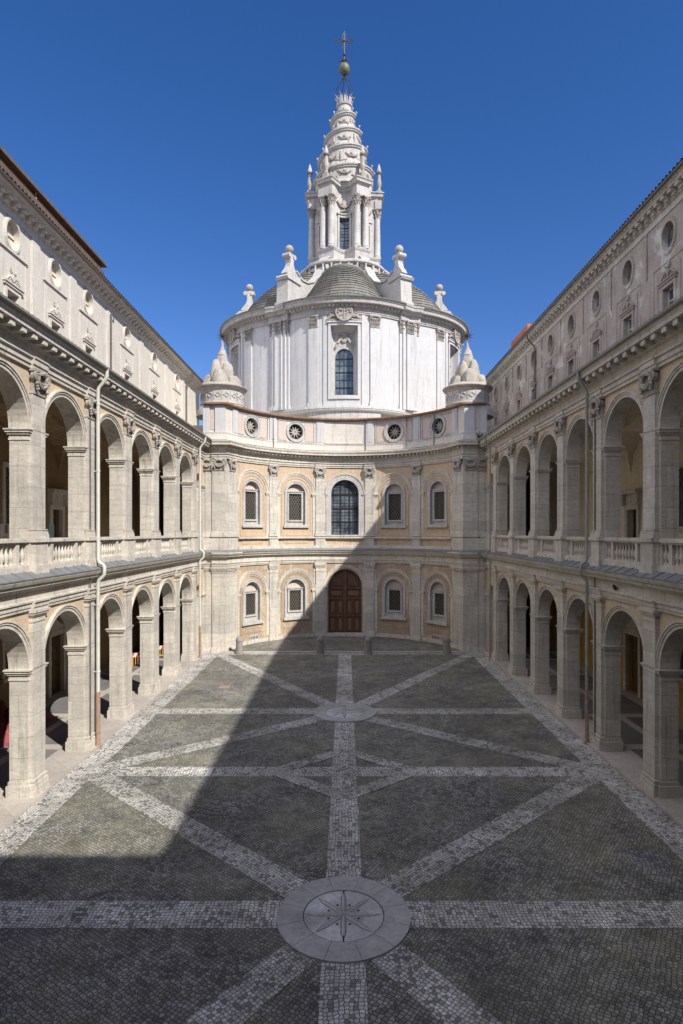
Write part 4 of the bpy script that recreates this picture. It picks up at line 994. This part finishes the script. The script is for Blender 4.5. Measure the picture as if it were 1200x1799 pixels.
for k in KC:
    for s in (-1, 1): mb.ptube(PD, [(k+s*1.9, 33.7, 1.2), (k+s*1.9, 33.1, 1.2), (k+s*1.55, 32.6, .5), (k+s*1.55, 24, .25)], .05, 6)
# stepped dome: rings of the lobed outline, shrinking
mb = MB(); NS = 17; L0 = [(x-AX, y-AY) for x, y in lp[:-1]]; n = len(L0); V = []; F = []
SL = [(34.2, .93), (36.0, .85), (37.6, .745), (39.1, .62), (40.1, .50), (40.9, .38)]; SJ = [(34.2, .80), (35.7, .69), (37.2, .58), (39.1, .46), (40.9, .35)]
def lin(T, x):
    x = max(T[0][0], min(T[-1][0], x))
    for (a, b), (c, d) in zip(T, T[1:]):
        if a <= x <= c: return b+(d-b)*(x-a)/(c-a)
def ring(zs, z):
    b = len(V)
    for x, y in L0:
        g_ = (1+cos(6*atan2(x, -y)))/2; sc = lin(SJ, zs)+(lin(SL, zs)-lin(SJ, zs))*g_**.6
        V.append((AX+x*sc, AY+y*sc, z))
    return b
rb = ring(34.2, 33.8)
for i in range(NS):
    z0 = 34.2+6.7*i/NS; z1 = 34.2+6.7*(i+1)/NS
    for a, b in ((z0, z0+.06), (z0+.03, z1-.03), (z0-.05, z1-.03), (z0-.05, z1+.03), (z1, z1+.03)):
        r1 = ring(a, b)
        for j in range(n): F.append([rb+j, rb+(j+1) % n, r1+(j+1) % n, r1+j])
        rb = r1
F.append([rb+j for j in range(n)]); mb.add(V, F); chp(mb, 'stepped_dome', 'dome')
# buttresses
for k in range(6):
    a = R(30+60*k); dx, dy = sin(a), -cos(a); tx, ty = cos(a), sin(a)
    PBt = Path([(AX+dx*2, AY+dy*2), (AX+dx*15, AY+dy*15)], 2, 1)
    mb = MB(); top = [(4.3, 42.9), (4.9, 42.5), (5.6, 41.2), (6.6, 39.7), (7.8, 38.6), (9.0, 38.05), (10.0, 37.95), (10.6, 38.1), (11.2, 38.5), (11.3, 38.5)]
    prof = top+[(11.3, 34), (4.3, 34)]
    mb.poly(PBt, prof, -.42, .42)
    v = []; f = []
    for (u, z) in top: v += [PBt.P(u, z-.05, -.56), PBt.P(u, z-.05, .56), PBt.P(u, z+.13, .56), PBt.P(u, z+.13, -.56)]
    for i in range(len(top)-1):
        for q in range(4): f.append([i*4+q, i*4+(q+1) % 4, i*4+4+(q+1) % 4, i*4+4+q])
    mb.add(v, f+[[0, 1, 2, 3], [len(v)-4+i for i in range(4)]])
    o = chp(mb, 'buttress', 'whitest')
    mb = MB(); mb.poly(PBt, [(10.9, 33.9), (13.35, 33.9), (13.2, 37.0), (10.9, 37.0)], -.72, .72)
    mb.poly(PBt, [(10.8, 37.0), (13.4, 37.0), (13.55, 37.25), (10.8, 37.25)], -.68, .88); mb.poly(PBt, [(10.9, 37.25), (13.4, 37.25), (13.2, 37.55), (10.9, 37.85)], -.8, .8)
    mb.poly(PBt, [(11.6, 34), (13.5, 34), (13.5, 34.6), (11.6, 34.6)], -.82, .82); mb.build('pedestal', M['whitest'], o)
    mb = MB(); fin = [(10.9, 37.85), (13.0, 37.85), (12.7, 38.3), (12.35, 38.7), (12.2, 39.2), (12.25, 39.55), (12.55, 39.75), (12.6, 40.0), (12.35, 40.2), (11.9, 40.25), (11.5, 40.2), (11.3, 39.95), (11.35, 39.7), (11.6, 39.5), (11.6, 39.1), (11.3, 38.6)]
    mb.poly(PBt, fin, -.34, .34)
    for (u, z) in ((12.42, 39.95), (11.5, 39.95)): mb.tube([PBt.P(u, z, -.45), PBt.P(u, z, .45)], .26, 12)
    c = PBt.P(11.95, 40.75, 0); mb.lathe(c[0], c[1], [(.32, 40.2), (.2, 40.32)], 12); mb.build('scroll_finial', M['whitest'], o)
    mb = MB(); mb.ball(c, .46, 16, 10); mb.build('stone_ball', M['rock'], o, smooth=True)
# lantern: star plan with concave sides
def lantern_pts(rc, rm, spread=11, n=14, ex=2.4):
    out = []
    for k in range(6):
        a0 = R(-180+60*k-30+60); c0 = a0-R(30)   # corner at a0, previous face centre c0
        A = (rc, R(-150+60*k)-R(spread)); B = (rc, R(-150+60*k)+R(spread))
        pa = (A[0]*sin(A[1]), -A[0]*cos(A[1])); pb = (B[0]*sin(B[1]), -B[0]*cos(B[1]))
        nx_ = (rc, R(-90+60*k)-R(spread)); pn = (nx_[0]*sin(nx_[1]), -nx_[0]*cos(nx_[1]))
        am = R(-120+60*k); pm = (rm*sin(am), -rm*cos(am))
        out.append(pa)
        cx_, cy_ = 2*pm[0]-.5*(pb[0]+pn[0]), 2*pm[1]-.5*(pb[1]+pn[1])
        rb_ = rc*cos(R(30-spread)*0); half = R(30-spread)
        for i in range(n):
            q = -1+2*i/n; ph = am+q*half; rr = rm+(rc-rm)*abs(q)**ex; out.append((rr*sin(ph), -rr*cos(ph)))
    out.append(out[0]); return [(AX+x, AY+y) for x, y in out]
lpts = lantern_pts(3.78, 2.98); PL = Path(lpts, 0, -1, True)
o_ = None
# find u of the front face centre (smallest y near x=AX)
def u_at(P, ang):
    best = None
    for i in range(len(P.u)-1):
        x, y = P.p[i]; d = abs((atan2(x-AX, -(y-AY))-ang+pi) % (2*pi)-pi)
        if best is None or d < best[0]: best = (d, P.u[i])
    return best[1]
uf = u_at(PL, 0)
LE = PL.u[-1]
fc = [u_at(PL, R(a)) for a in (-60, 0, 60)]
mb = MB(); mb.wall(PL, 0, LE, 43.9, 50.4, [('rect', u, .68, 44.2, 48.0) for u in fc], 0, -.4); chp(mb, 'lantern_wall', 'whitest')
PL2 = Path(lantern_pts(4.4, 3.0, 13), 0, -1, True)
mb = MB(); mb.sweep(PL2, 0, PL2.u[-1], [(-1.6, 42.0), (.25, 42.0), (.25, 42.5), (.05, 42.6), (.05, 43.6), (.12, 43.7), (.2, 43.9), (.2, 44.05), (-1.6, 44.1)]); chp(mb, 'lantern_plinth', 'whitest')
for u in fc:
    mb = MB()
    for s in (-1, 1): mb.pbox(PL, min(u+s*.68, u+s*.92), max(u+s*.68, u+s*.92), 44.1, 48.3, -.1, .12)
    mb.pbox(PL, u-.92, u+.92, 48.0, 48.32, -.1, .13); mb.pbox(PL, u-1.05, u+1.05, 48.32, 48.45, -.1, .25); o = chp(mb, 'lantern_window', 'whitest')
    mb = MB(); mb.pbox(PL, u-.7, u+.7, 44.1, 48.1, -.4, -.33); mb.build('pane', M['glass'], o)
    mb = MB()
    for i in range(1, 4): mb.pbox(PL, u-.68+.34*i-.015, u-.68+.34*i+.015, 44.1, 48.0, -.34, -.3)
    for i in range(10): mb.pbox(PL, u-.68, u+.68, 44.3+.38*i-.015, 44.3+.38*i+.015, -.341, -.3)
    for z in (45.4, 46.9): mb.pbox(PL, u-.68, u+.68, z-.05, z+.05, -.34, -.28)
    mb.build('glazing_bars', M['iron'], o)
    mb = MB(); mb.ptube(PL, [(u-1.0, 49.9, .1), (u-.5, 49.35, .15), (u, 49.15, .18), (u+.5, 49.35, .15), (u+1.0, 49.9, .1)], .13, 6); mb.disc(PL, u, 49.7, .35, .4, 0, .2, 12); mb.ptube(PL, [(u-.5, 48.7, .1), (u, 48.85, .15), (u+.5, 48.7, .1)], .12, 6); mb.build('garland', M['relief'], o)
for k in range(6):
    for s in (-1, 1):
        a = R(30+60*k+s*8.2); cx, cy = AX+4.12*sin(a), AY-4.12*cos(a)
        mb = MB(); mb.lathe(cx, cy, [(.5, 44.05), (.5, 44.25), (.44, 44.3), (.46, 44.42), (.41, 44.5), (.41, 46.5), (.35, 49.1)], 16); o = chp(mb, 'lantern_column', 'whitest', smooth=True)
        mb = MB(); mb.lathe(cx, cy, [(.35, 49.0), (.37, 49.1), (.31, 49.15), (.34, 49.6), (.5, 50.05)], 14)
        for i in range(8):
            b = 2*pi*i/8
            for z, rr in ((49.2, .33), (49.55, .38)): mb.tube([(cx+rr*sin(b+z), cy+rr*cos(b+z), z), (cx+(rr+.06)*sin(b+z), cy+(rr+.06)*cos(b+z), z+.25), (cx+(rr+.17)*sin(b+z), cy+(rr+.17)*cos(b+z), z+.36)], .07, 4)
        mb.obox((cx, cy, 50.15), (.5*cos(a), .5*sin(a), 0), (.5*sin(a), -.5*cos(a), 0), (0, 0, .07)); mb.build('capital', M['relief'], o)
PL3 = Path(lantern_pts(4.95, 3.15, 12.5, 18, 2.7), 0, -1, True)
mb = MB(); mb.sweep(PL3, 0, PL3.u[-1], [(-2.0, 50.2), (-0.6, 50.2), (-0.6, 50.45), (-0.53, 50.5), (-0.55, 50.9), (-0.6, 50.95), (-0.6, 51.3), (-0.4, 51.4), (-0.3, 51.6), (-0.05, 51.7), (-0.03, 51.95), (0.1, 52.1), (0.1, 52.2), (-2.0, 52.4)])
mb.lathe(AX, AY, [(2.6, 49.9), (2.6, 52.3)], 24)
for k in range(6):
    a = R(30+60*k); mb.obox((AX+4.2*sin(a), AY-4.2*cos(a), 50.75), (.98*cos(a), .98*sin(a), 0), (.42*sin(a), -.42*cos(a), 0), (0, 0, .52))
chp(mb, 'lantern_cornice', 'whitest')
# skirt balustrade around the foot of the lantern
mb = MB(); N = 72; v = []; f = []
prof = [(5.55, 41.95), (5.95, 41.95), (6.1, 41.8), (6.1, 41.6), (6.0, 41.5), (5.6, 41.5)]
for i in range(N):
    a = 2*pi*i/N; wv = .35*abs(sin(3*(a-R(0))))
    for r_, z in prof: v.append((AX+(r_-.4+wv)*sin(a), AY-(r_-.4+wv)*cos(a), z))
m_ = len(prof)
for i in range(N):
    for k in range(m_): f.append([i*m_+k, i*m_+(k+1) % m_, ((i+1) % N)*m_+(k+1) % m_, ((i+1) % N)*m_+k])
mb.add(v, f)
for i in range(36):
    a = 2*pi*(i+.5)/36; wv = .35*abs(sin(3*a)); x, y = AX+(5.6+wv)*sin(a), AY-(5.6+wv)*cos(a)
    mb.lathe(x, y, [(.13, 39.6), (.13, 40.2), (.1, 40.4), (.16, 40.7), (.1, 41.1), (.12, 41.45)], 8)
mb.lathe(AX, AY, [(4.6, 40.0), (4.4, 42.2)], 36)
mb.lathe(AX, AY, [(5.9, 40.3), (6.0, 40.6), (5.3, 40.75)], 36)
chp(mb, 'lantern_skirt', 'whitest', smooth=False)
# flaming urns
uo = None
for k in range(6):
    a = R(30+60*k); cx, cy = AX+4.35*sin(a), AY-4.35*cos(a)
    mb = MB(); mb.obox((cx, cy, 52.5), (.34*cos(a), .34*sin(a), 0), (.34*sin(a), -.34*cos(a), 0), (0, 0, .35))
    mb.lathe(cx, cy, [(.33, 52.8), (.36, 52.95), (.2, 53.1), (.17, 53.3), (.3, 53.6), (.33, 53.9), (.24, 54.4), (.2, 54.9), (.22, 55.0)], 12); o = chp(mb, 'urn', 'relief', smooth=True)
    mb = MB(); mb.lathe(cx, cy, [(.2, 54.95), (.36, 55.12), (.37, 55.25), (.25, 55.3)], 12); mb.build('bowl', M['dome'], o)
    mb = MB(); mb.lathe(cx, cy, [(.24, 55.25), (.26, 55.5), (.2, 55.8), (.1, 56.15), (.01, 56.4)], 8); mb.build('stone_flame', M['whitest'], o)
# spiral
ZT = [(-1, 52.3), (-.5, 53.5), (0, 54.95), (.5, 56.35), (1, 57.7), (1.5, 59.0), (2, 60.1), (2.5, 61.5), (3, 62.4), (3.5, 63.3)]
RT = [(-1, 4.1), (-.5, 3.9), (0, 3.65), (.5, 3.3), (1, 2.85), (1.5, 2.5), (2, 2.1), (2.5, 1.72), (3, 1.38), (3.5, 1.0)]
def itp(T, x):
    x = max(T[0][0], min(T[-1][0], x))
    for (a, b), (c, d) in zip(T, T[1:]):
        if a <= x <= c: return b+(d-b)*(x-a)/(c-a)
# right = angle +90 at t=0; ascending right -> back -> left -> front
def sp(t, r, z): a = R(90)+2*pi*t; return (AX+r*sin(a), AY-r*cos(a), z)
mb = MB(); v = []; f = []; n_ = 150
mb2 = MB()
for i in range(n_+1):
    t = -.7+3.95*i/n_; z = itp(ZT, t); r_ = itp(RT, t); zb = itp(ZT, t-1)-.1; rn = itp(RT, t+1)-.3
    prof = [(r_-.25, zb), (r_-.2, z-.42), (r_-.05, z-.36), (r_+.0, z-.22), (r_+.1, z-.16), (r_+.12, z-.02), (r_, z), (max(.3, min(rn, r_-.4)), z+.04)]
    for a, b in prof: v.append(sp(t, a, b))
m_ = 8
for i in range(n_):
    for k in range(m_-1): f.append([i*m_+k, i*m_+k+1, (i+1)*m_+k+1, (i+1)*m_+k])
mb.add(v, f); mb.lathe(AX, AY, [(3.6, 52.2), (3.4, 53.4), (2.7, 56.0), (2.0, 58.5), (1.45, 60.5), (.95, 62.4), (.85, 63.3)], 24)
spi = chp(mb, 'spiral_spire', 'whitest')
mb = MB(); t = -.5
while t < 3.1:          # stone flames on the ledge, reliefs on the wall
    z = itp(ZT, t); r_ = itp(RT, t); p = sp(t, r_-.02, z); q = sp(t, r_+.12, z+.28)
    mb.tube([p, q], .06, 5); mb.ball((q[0], q[1], q[2]+.05), .13, 6, 5); t += .085 if t < 1.5 else .12
mb.build('ledge_pearls', M['whitest'], spi)
mb = MB(); t = -.4; i = 0
while t < 3.0:
    z = itp(ZT, t); r_ = itp(RT, t); zb = itp(ZT, t-1); zm = z-.42-(z-zb-.5)*.42; rr = r_-.2
    da = .045*3/r_
    if i % 2 == 0:
        mb.tube([sp(t-da, rr, zm+.3), sp(t-da*.4, rr+.1, zm-.05), sp(t+da*.4, rr+.1, zm-.05), sp(t+da, rr, zm+.3)], .13, 5); mb.ball(sp(t, rr+.02, zm+.25), .2, 6, 5)
    else:
        mb.tube([sp(t, rr, zm-.7), sp(t, rr+.06, zm), sp(t, rr, zm+.6)], .12, 4)
        mb.tube([sp(t-da, rr, zm-.3), sp(t, rr+.08, zm-.5), sp(t+da, rr, zm-.3)], .1, 5)
    t += .075 if t < 1.5 else .1; i += 1
mb.build('relief_bands', M['relief'], spi)
mb = MB(); mb.lathe(AX, AY, [(.95, 62.4), (1.08, 62.5), (1.1, 62.65), (.82, 62.75), (.78, 63.3), (1.0, 63.45), (1.02, 63.6), (.6, 63.7)], 20)
for i in range(9):
    a = 2*pi*i/9+.2
    for da, L in ((-.16, .5), (.0, .8), (.18, .5)): mb.tube([(AX+.85*sin(a+da), AY-.85*cos(a+da), 63.7), (AX+.95*sin(a+da), AY-.95*cos(a+da), 64.2+L*.35), (AX+(.95+L*.45)*sin(a+da*1.6), AY-(.95+L*.45)*cos(a+da*1.6), 64.0+L)], .13, 5, lambda t: 1-.85*t)
chp(mb, 'flame_crown', 'whitest')
mb = MB()
for i in range(6):
    a = 2*pi*i/6+.3; mb.tube([(AX+r_*sin(a), AY-r_*cos(a), z) for r_, z in ((.9, 63.8), (1.15, 64.9), (1.0, 65.9), (.55, 66.7), (.08, 67.2))], .035, 5)
mb.lathe(AX, AY, [(.05, 66.6), (.12, 67.1), (.06, 67.3), (.14, 67.45), (.05, 67.65)], 8)
chp(mb, 'iron_cage', 'iron')
mb = MB(); mb.ball((AX, AY, 68.3), .7, 20, 14, 1.12); chp(mb, 'bronze_globe', 'bronze', smooth=True)
mb = MB(); mb.lathe(AX, AY, [(.1, 69.0), (.2, 69.1), (.05, 69.2)], 8)
for i in range(6): a = 2*pi*i/6; mb.tube([(AX, AY, 69.15), (AX+.35*cos(a), AY+.1*sin(a), 69.35), (AX+.3*cos(a), AY+.1*sin(a), 69.6), (AX, AY, 69.5)], .07, 5)
mb.ball((AX-.1, AY, 69.4), .22, 8, 6); mb.ball((AX-.55, AY, 69.35), .12, 6, 5); mb.ball((AX, AY, 70.1), .17, 8, 6)
chp(mb, 'weathervane_ornament', 'iron')
mb = MB(); mb.tube([(AX, AY, 69.2), (AX, AY, 73.0)], .045, 6); mb.tube([(AX-1.05, AY, 71.9), (AX+1.05, AY, 71.9)], .045, 6)
for e in (-1, 1):
    mb.tube([(AX+e*.1, AY, 71.95), (AX+e*.45, AY, 72.2), (AX+e*.85, AY, 72.05), (AX+e*1.2, AY, 71.95)], .04, 5); mb.tube([(AX+e*.1, AY, 71.85), (AX+e*.45, AY, 71.6), (AX+e*.85, AY, 71.75), (AX+e*1.2, AY, 71.85)], .04, 5)
    mb.tube([(AX+e*.05, AY, 72.0), (AX+e*.25, AY, 72.45), (AX+e*.1, AY, 72.9)], .035, 5); mb.tube([(AX+e*.05, AY, 71.8), (AX+e*.22, AY, 71.3), (AX+e*.05, AY, 70.8)], .035, 5); mb.tube([(AX+e*.05, AY, 70.7), (AX+e*.28, AY, 70.5), (AX+e*.05, AY, 70.3)], .035, 5)
mb.ball((AX, AY, 71.9), .17, 8, 6); mb.ball((AX, AY, 73.0), .09, 6, 5)
chp(mb, 'cross', 'gold')

# ------------------------------------------------------------------ drain pipes
def pipe(s, pts, r, m, label, low=None, name='drain_pipe'):
    t = thing(name, label, 'drain pipe', (s*pts[-1][0], pts[-1][1], 0), 'drain pipes on the palace walls')
    mb = MB(s); mb.tube(pts, r, 10); mb.build('pipe', M[m], t, smooth=True)
    mb = MB(s); z = 2.5
    x, y = pts[-1][0], pts[-1][1]; zt = max(p[2] for p in pts)-1.2; zb = pts[-1][2]
    z = zb+1.0
    while z < zt: mb.lathe(x, y, [(r+.02, z), (r+.02, z+.06)], 10); mb.box(x, x+.3, y-.015, y+.015, z+.01, z+.05); z += 3.1
    mb.build('bracket', M[m], t)
    if low:
        mb = MB(s); mb.tube([(x, y, low), (x, y, .02)], r+.015, 10); mb.lathe(x, y, [(.14, .0), (.14, .12)], 10); mb.build('rusty_lower_pipe', M['copper'], t)
for s, y, lb, m, r in ((-1, 28.0, 'pale green drain pipe nearest the viewer, on the sunny left arcade', 'pipe', .085), (-1, 47.6, 'pale drain pipe in the far corner of the sunny left arcade', 'pipe', .085),
                (1, 28.45, 'grey green drain pipe nearest the viewer, on the shaded right arcade', 'pipe_g', .075), (1, 47.5, 'thin drain pipe in the far corner of the shaded right arcade', 'pipe_g', .06)):
    x = 11.43
    pipe(s, [(11.02, y, 17.55), (11.02, y, 17.25), (11.08, y, 17.1), (x-.06, y, 16.75), (x, y, 16.6), (x, y, 8.75), (x-.05, y, 8.6), (11.2, y, 8.5), (11.14, y, 8.4), (11.14, y, 8.05), (11.2, y, 7.95), (x-.05, y, 7.8), (x, y, 7.65), (x, y, 2.5)], r, m, lb, 2.6)
for s, y, lb in ((-1, 45.8, 'brown downpipe on the white attic wall above the sunny wing'), (-1, 67.6, 'farthest downpipe at the end of the white attic wall'), (1, 56.4, 'dark downpipe on the grey attic wall of the shaded wing')):
    tz = 27.7 if s < 0 else 28.45
    pipe(s, [(17.0, y, tz), (17.05, y, tz-.35), (17.4, y, tz-.8), (17.72, y, tz-1.1), (17.75, y, tz-1.3), (17.75, y, 20.2)], .07, 'pipe_d', lb)
for s, y in ((-1, 27.55), (1, 27.95)):
    mb = MB(s); mb.tube([(11.6, y, 16.5), (11.6, y, .3)], .03, 6)
    o = mb.build('lightning_cable', M['pipe_d'], None, org=(s*11.6, y, 0)); tag(o, 'thin dark cable running down beside the drain pipe on the %s arcade' % ('sunny' if s < 0 else 'shaded'), 'cable')
# ------------------------------------------------------------------ bollards
def bollard(x, label):
    t = thing('stone_bollard', label, 'bollard', (x, 49.75, 0), 'stone bollards in front of the church platform')
    mb = MB(); mb.lathe(x, 49.75, [(.34, 0), (.34, .16), (.29, .2), (.27, .9), (.25, 1.0)], 18); mb.build('shaft', M['bollard'], t, smooth=True)
    mb = MB(); mb.lathe(x, 49.75, [(.25, .98), (.3, 1.02), (.3, 1.1), (.28, 1.2), (.2, 1.33), (.08, 1.4), (.001, 1.41)], 18); mb.build('domed_top', M['bollard'], t, smooth=True)
for x, l in ((-8.7, 'grey stone bollard standing in the sun at the left end of the platform'), (-2.05, 'grey stone bollard just left of the church door'), (1.92, 'grey stone bollard just right of the church door'), (8.4, 'grey stone bollard in shade at the right end of the platform')): bollard(x, l)
# ------------------------------------------------------------------ movable things in the arcades
def barrier(x, y, rz, label):
    t = thing('striped_barrier', label, 'barrier', (x, y, .11), 'striped barriers under the left arcade'); t.rotation_euler.z = rz
    def L(mb, name, m): 
        o = mb.build(name, M[m]); o.parent = t; return o
    for a in (-.75, .75):
        mb = MB(); mb.tube([(a, -.28, 0), (a, 0, .95)], .035, 6); mb.tube([(a, .28, 0), (a, 0, .95)], .035, 6); mb.box(a-.03, a+.03, -.2, .2, .25, .3); L(mb, 'leg', 'yellowp')
    mb = MB()
    for i in range(9): mb.box(-.72+.18*i-.03, -.72+.18*i+.03, -.01, .01, .15, .68)
    L(mb, 'slats', 'yellowp')
    mb = MB(); mb.box(-.95, .95, -.025, .025, .7, 1.0); L(mb, 'plank', 'whitep')
    mb = MB()
    for i in range(5): x0 = -.93+.4*i; mb.add([(x0, yy, .702) for yy in (-.03, .03)]+[(x0+.2, yy, .702) for yy in (-.03, .03)]+[(x0+.34, yy, .998) for yy in (-.03, .03)]+[(x0+.14, yy, .998) for yy in (-.03, .03)], [[0, 2, 4, 6], [1, 7, 5, 3], [0, 1, 3, 2], [2, 3, 5, 4], [4, 5, 7, 6], [6, 7, 1, 0]])
    L(mb, 'red_stripes', 'redp')
barrier(-14.9, 44.6, .35, 'striped barrier with yellow slats seen in the widest gap, nearest the viewer of the three')
barrier(-14.3, 47.3, .2, 'striped barrier seen between the fourth and fifth arcade piers')
barrier(-13.3, 49.2, 1.1, 'striped barrier with yellow legs beside the last arcade pier')
def heap(x, y, w, d, h, m, n=26, amp=.5, seed=1):
    random.seed(seed); mb = MB(); v = []; f = []; ph = [random.uniform(0, 6) for _ in range(6)]
    for i in range(n+1):
        for j in range(n+1):
            a, c = i/n*2-1, j/n*2-1; e = max(0, (1-a**4)*(1-c**4)); z = h*e*(.65+.2*sin(a*5+ph[0]+c*2)+.15*sin(c*9+ph[1]+a*3)+.08*sin(a*17+ph[2]+c*6))
            v.append((x+a*w/2+.06*sin(c*8+ph[3]), y+c*d/2+.06*sin(a*9+ph[4]), .12+max(0, z)))
    for i in range(n):
        for j in range(n): q = i*(n+1)+j; f.append([q, q+1, q+n+2, q+n+1])
    mb.add(v, f); return mb
t = thing('cloth_heap', 'heap of crumpled red and pink cloth under the nearest left arch', 'cloth', (-16.3, 29.0, .11))
heap(-16.4, 30.5, 2.2, 3.0, 1.7, 0, seed=2).build('red_sheet', M['red'], t, smooth=True)
heap(-15.8, 28.6, 1.6, 1.7, .9, 0, seed=5).build('pink_sheet', M['pinkc'], t, smooth=True)
# display board and white panel in the left upper loggia
t = thing('display_board', 'white display board with cyan and orange blocks in the left upper loggia', 'display board', (-13.6, 24.3, 8.6))
mb = MB(); mb.box(-13.85, -13.35, 24.28, 24.32, 8.9, 10.33); mb.build('panel', M['whitep'], t)
for nme, m, a, b in (('cyan_block', 'cyanp', -13.84, -13.72), ('orange_block', 'orangep', -13.7, -13.56), ('grey_block', 'lead', -13.66, -13.54)):
    mb = MB(); z0, z1 = (9.3, 9.85) if m != 'lead' else (9.95, 10.3); mb.box(a, b, 24.272, 24.28, z0, z1); mb.build(nme, M[m], t)
mb = MB()
for x in (-13.82, -13.38): mb.tube([(x, 24.1, 8.62), (x, 24.3, 9.0)], .015, 5); mb.tube([(x, 24.5, 8.62), (x, 24.3, 9.0)], .015, 5)
mb.build('feet', M['iron'], t)
t = thing('roll_up_panel', 'narrow pale standing panel before the dark left loggia doorway', 'sign panel', (-15.5, 31.9, 8.6))
mb = MB(); mb.box(-15.62, -15.36, 31.88, 31.9, 8.7, 10.4); mb.build('panel', M['cyanp'], t)
mb = MB(); mb.box(-15.66, -15.32, 31.8, 31.98, 8.61, 8.7); mb.build('foot', M['iron'], t)
t = thing('cloth_bundle', 'dark teal cloth bundle behind the right balustrade, under the loggia door', 'bundle', (12.25, 26.6, 8.6))
mb = MB(); mb.lathe(12.3, 26.3, [(.12, 8.9), (.2, 9.1), (.27, 9.35), (.2, 9.6), (.1, 9.66)], 12, sx=.5, sy=1.5); mb.build('cloth', M['teal'], t, smooth=True)
mb = MB(); mb.tube([(12.2, 26.0, 8.65), (12.15, 26.05, 9.6)], .04, 6); mb.build('post', M['copper'], t)
t = thing('floodlight', 'tiny dark floodlight fixed to the right lower cornice', 'floodlight', (11.7, 25.6, 7.6))
mb = MB(); mb.obox((11.6, 25.9, 7.63), (.05, 0, 0), (0, .1, .06), (0, -.03, .05)); mb.build('lamp_body', M['iron'], t)
mb = MB(); mb.tube([(11.74, 25.8, 7.55), (11.6, 25.86, 7.6)], .015, 5); mb.build('arm', M['iron'], t)
# weed on the right corner
t = thing('wall_weed', 'small green weed growing on the right cornice corner', 'plant', (11.2, 50.0, 17.75))
mb = MB(); random.seed(11)
for i in range(140):
    a = random.uniform(0, 2*pi); e = random.uniform(0, 1.3); L = random.uniform(.1, .5); c = Vector((11.15+L*cos(a)*cos(e)*.9, 49.95+L*sin(a)*cos(e)*.7, 17.75+L*sin(e)*1.3)); q = random.uniform(0, 3); u_ = Vector((cos(q), sin(q), .4))*.06; w_ = Vector((-sin(q), cos(q), .6))*.035
    mb.add([tuple(c-u_), tuple(c+w_), tuple(c+u_), tuple(c-w_)], [[0, 1, 2, 3]])
mb.build('leaves', M['leaf'], t)
mb = MB()
for i in range(7): a = i*.9; mb.tube([(11.15, 49.95, 17.7), (11.15+.15*cos(a), 49.95+.1*sin(a), 17.95), (11.15+.3*cos(a), 49.95+.2*sin(a), 18.15)], .01, 4)
mb.build('stems', M['leaf'], t)
for o in bpy.data.objects:
    if '_w' in o: del o['_w']
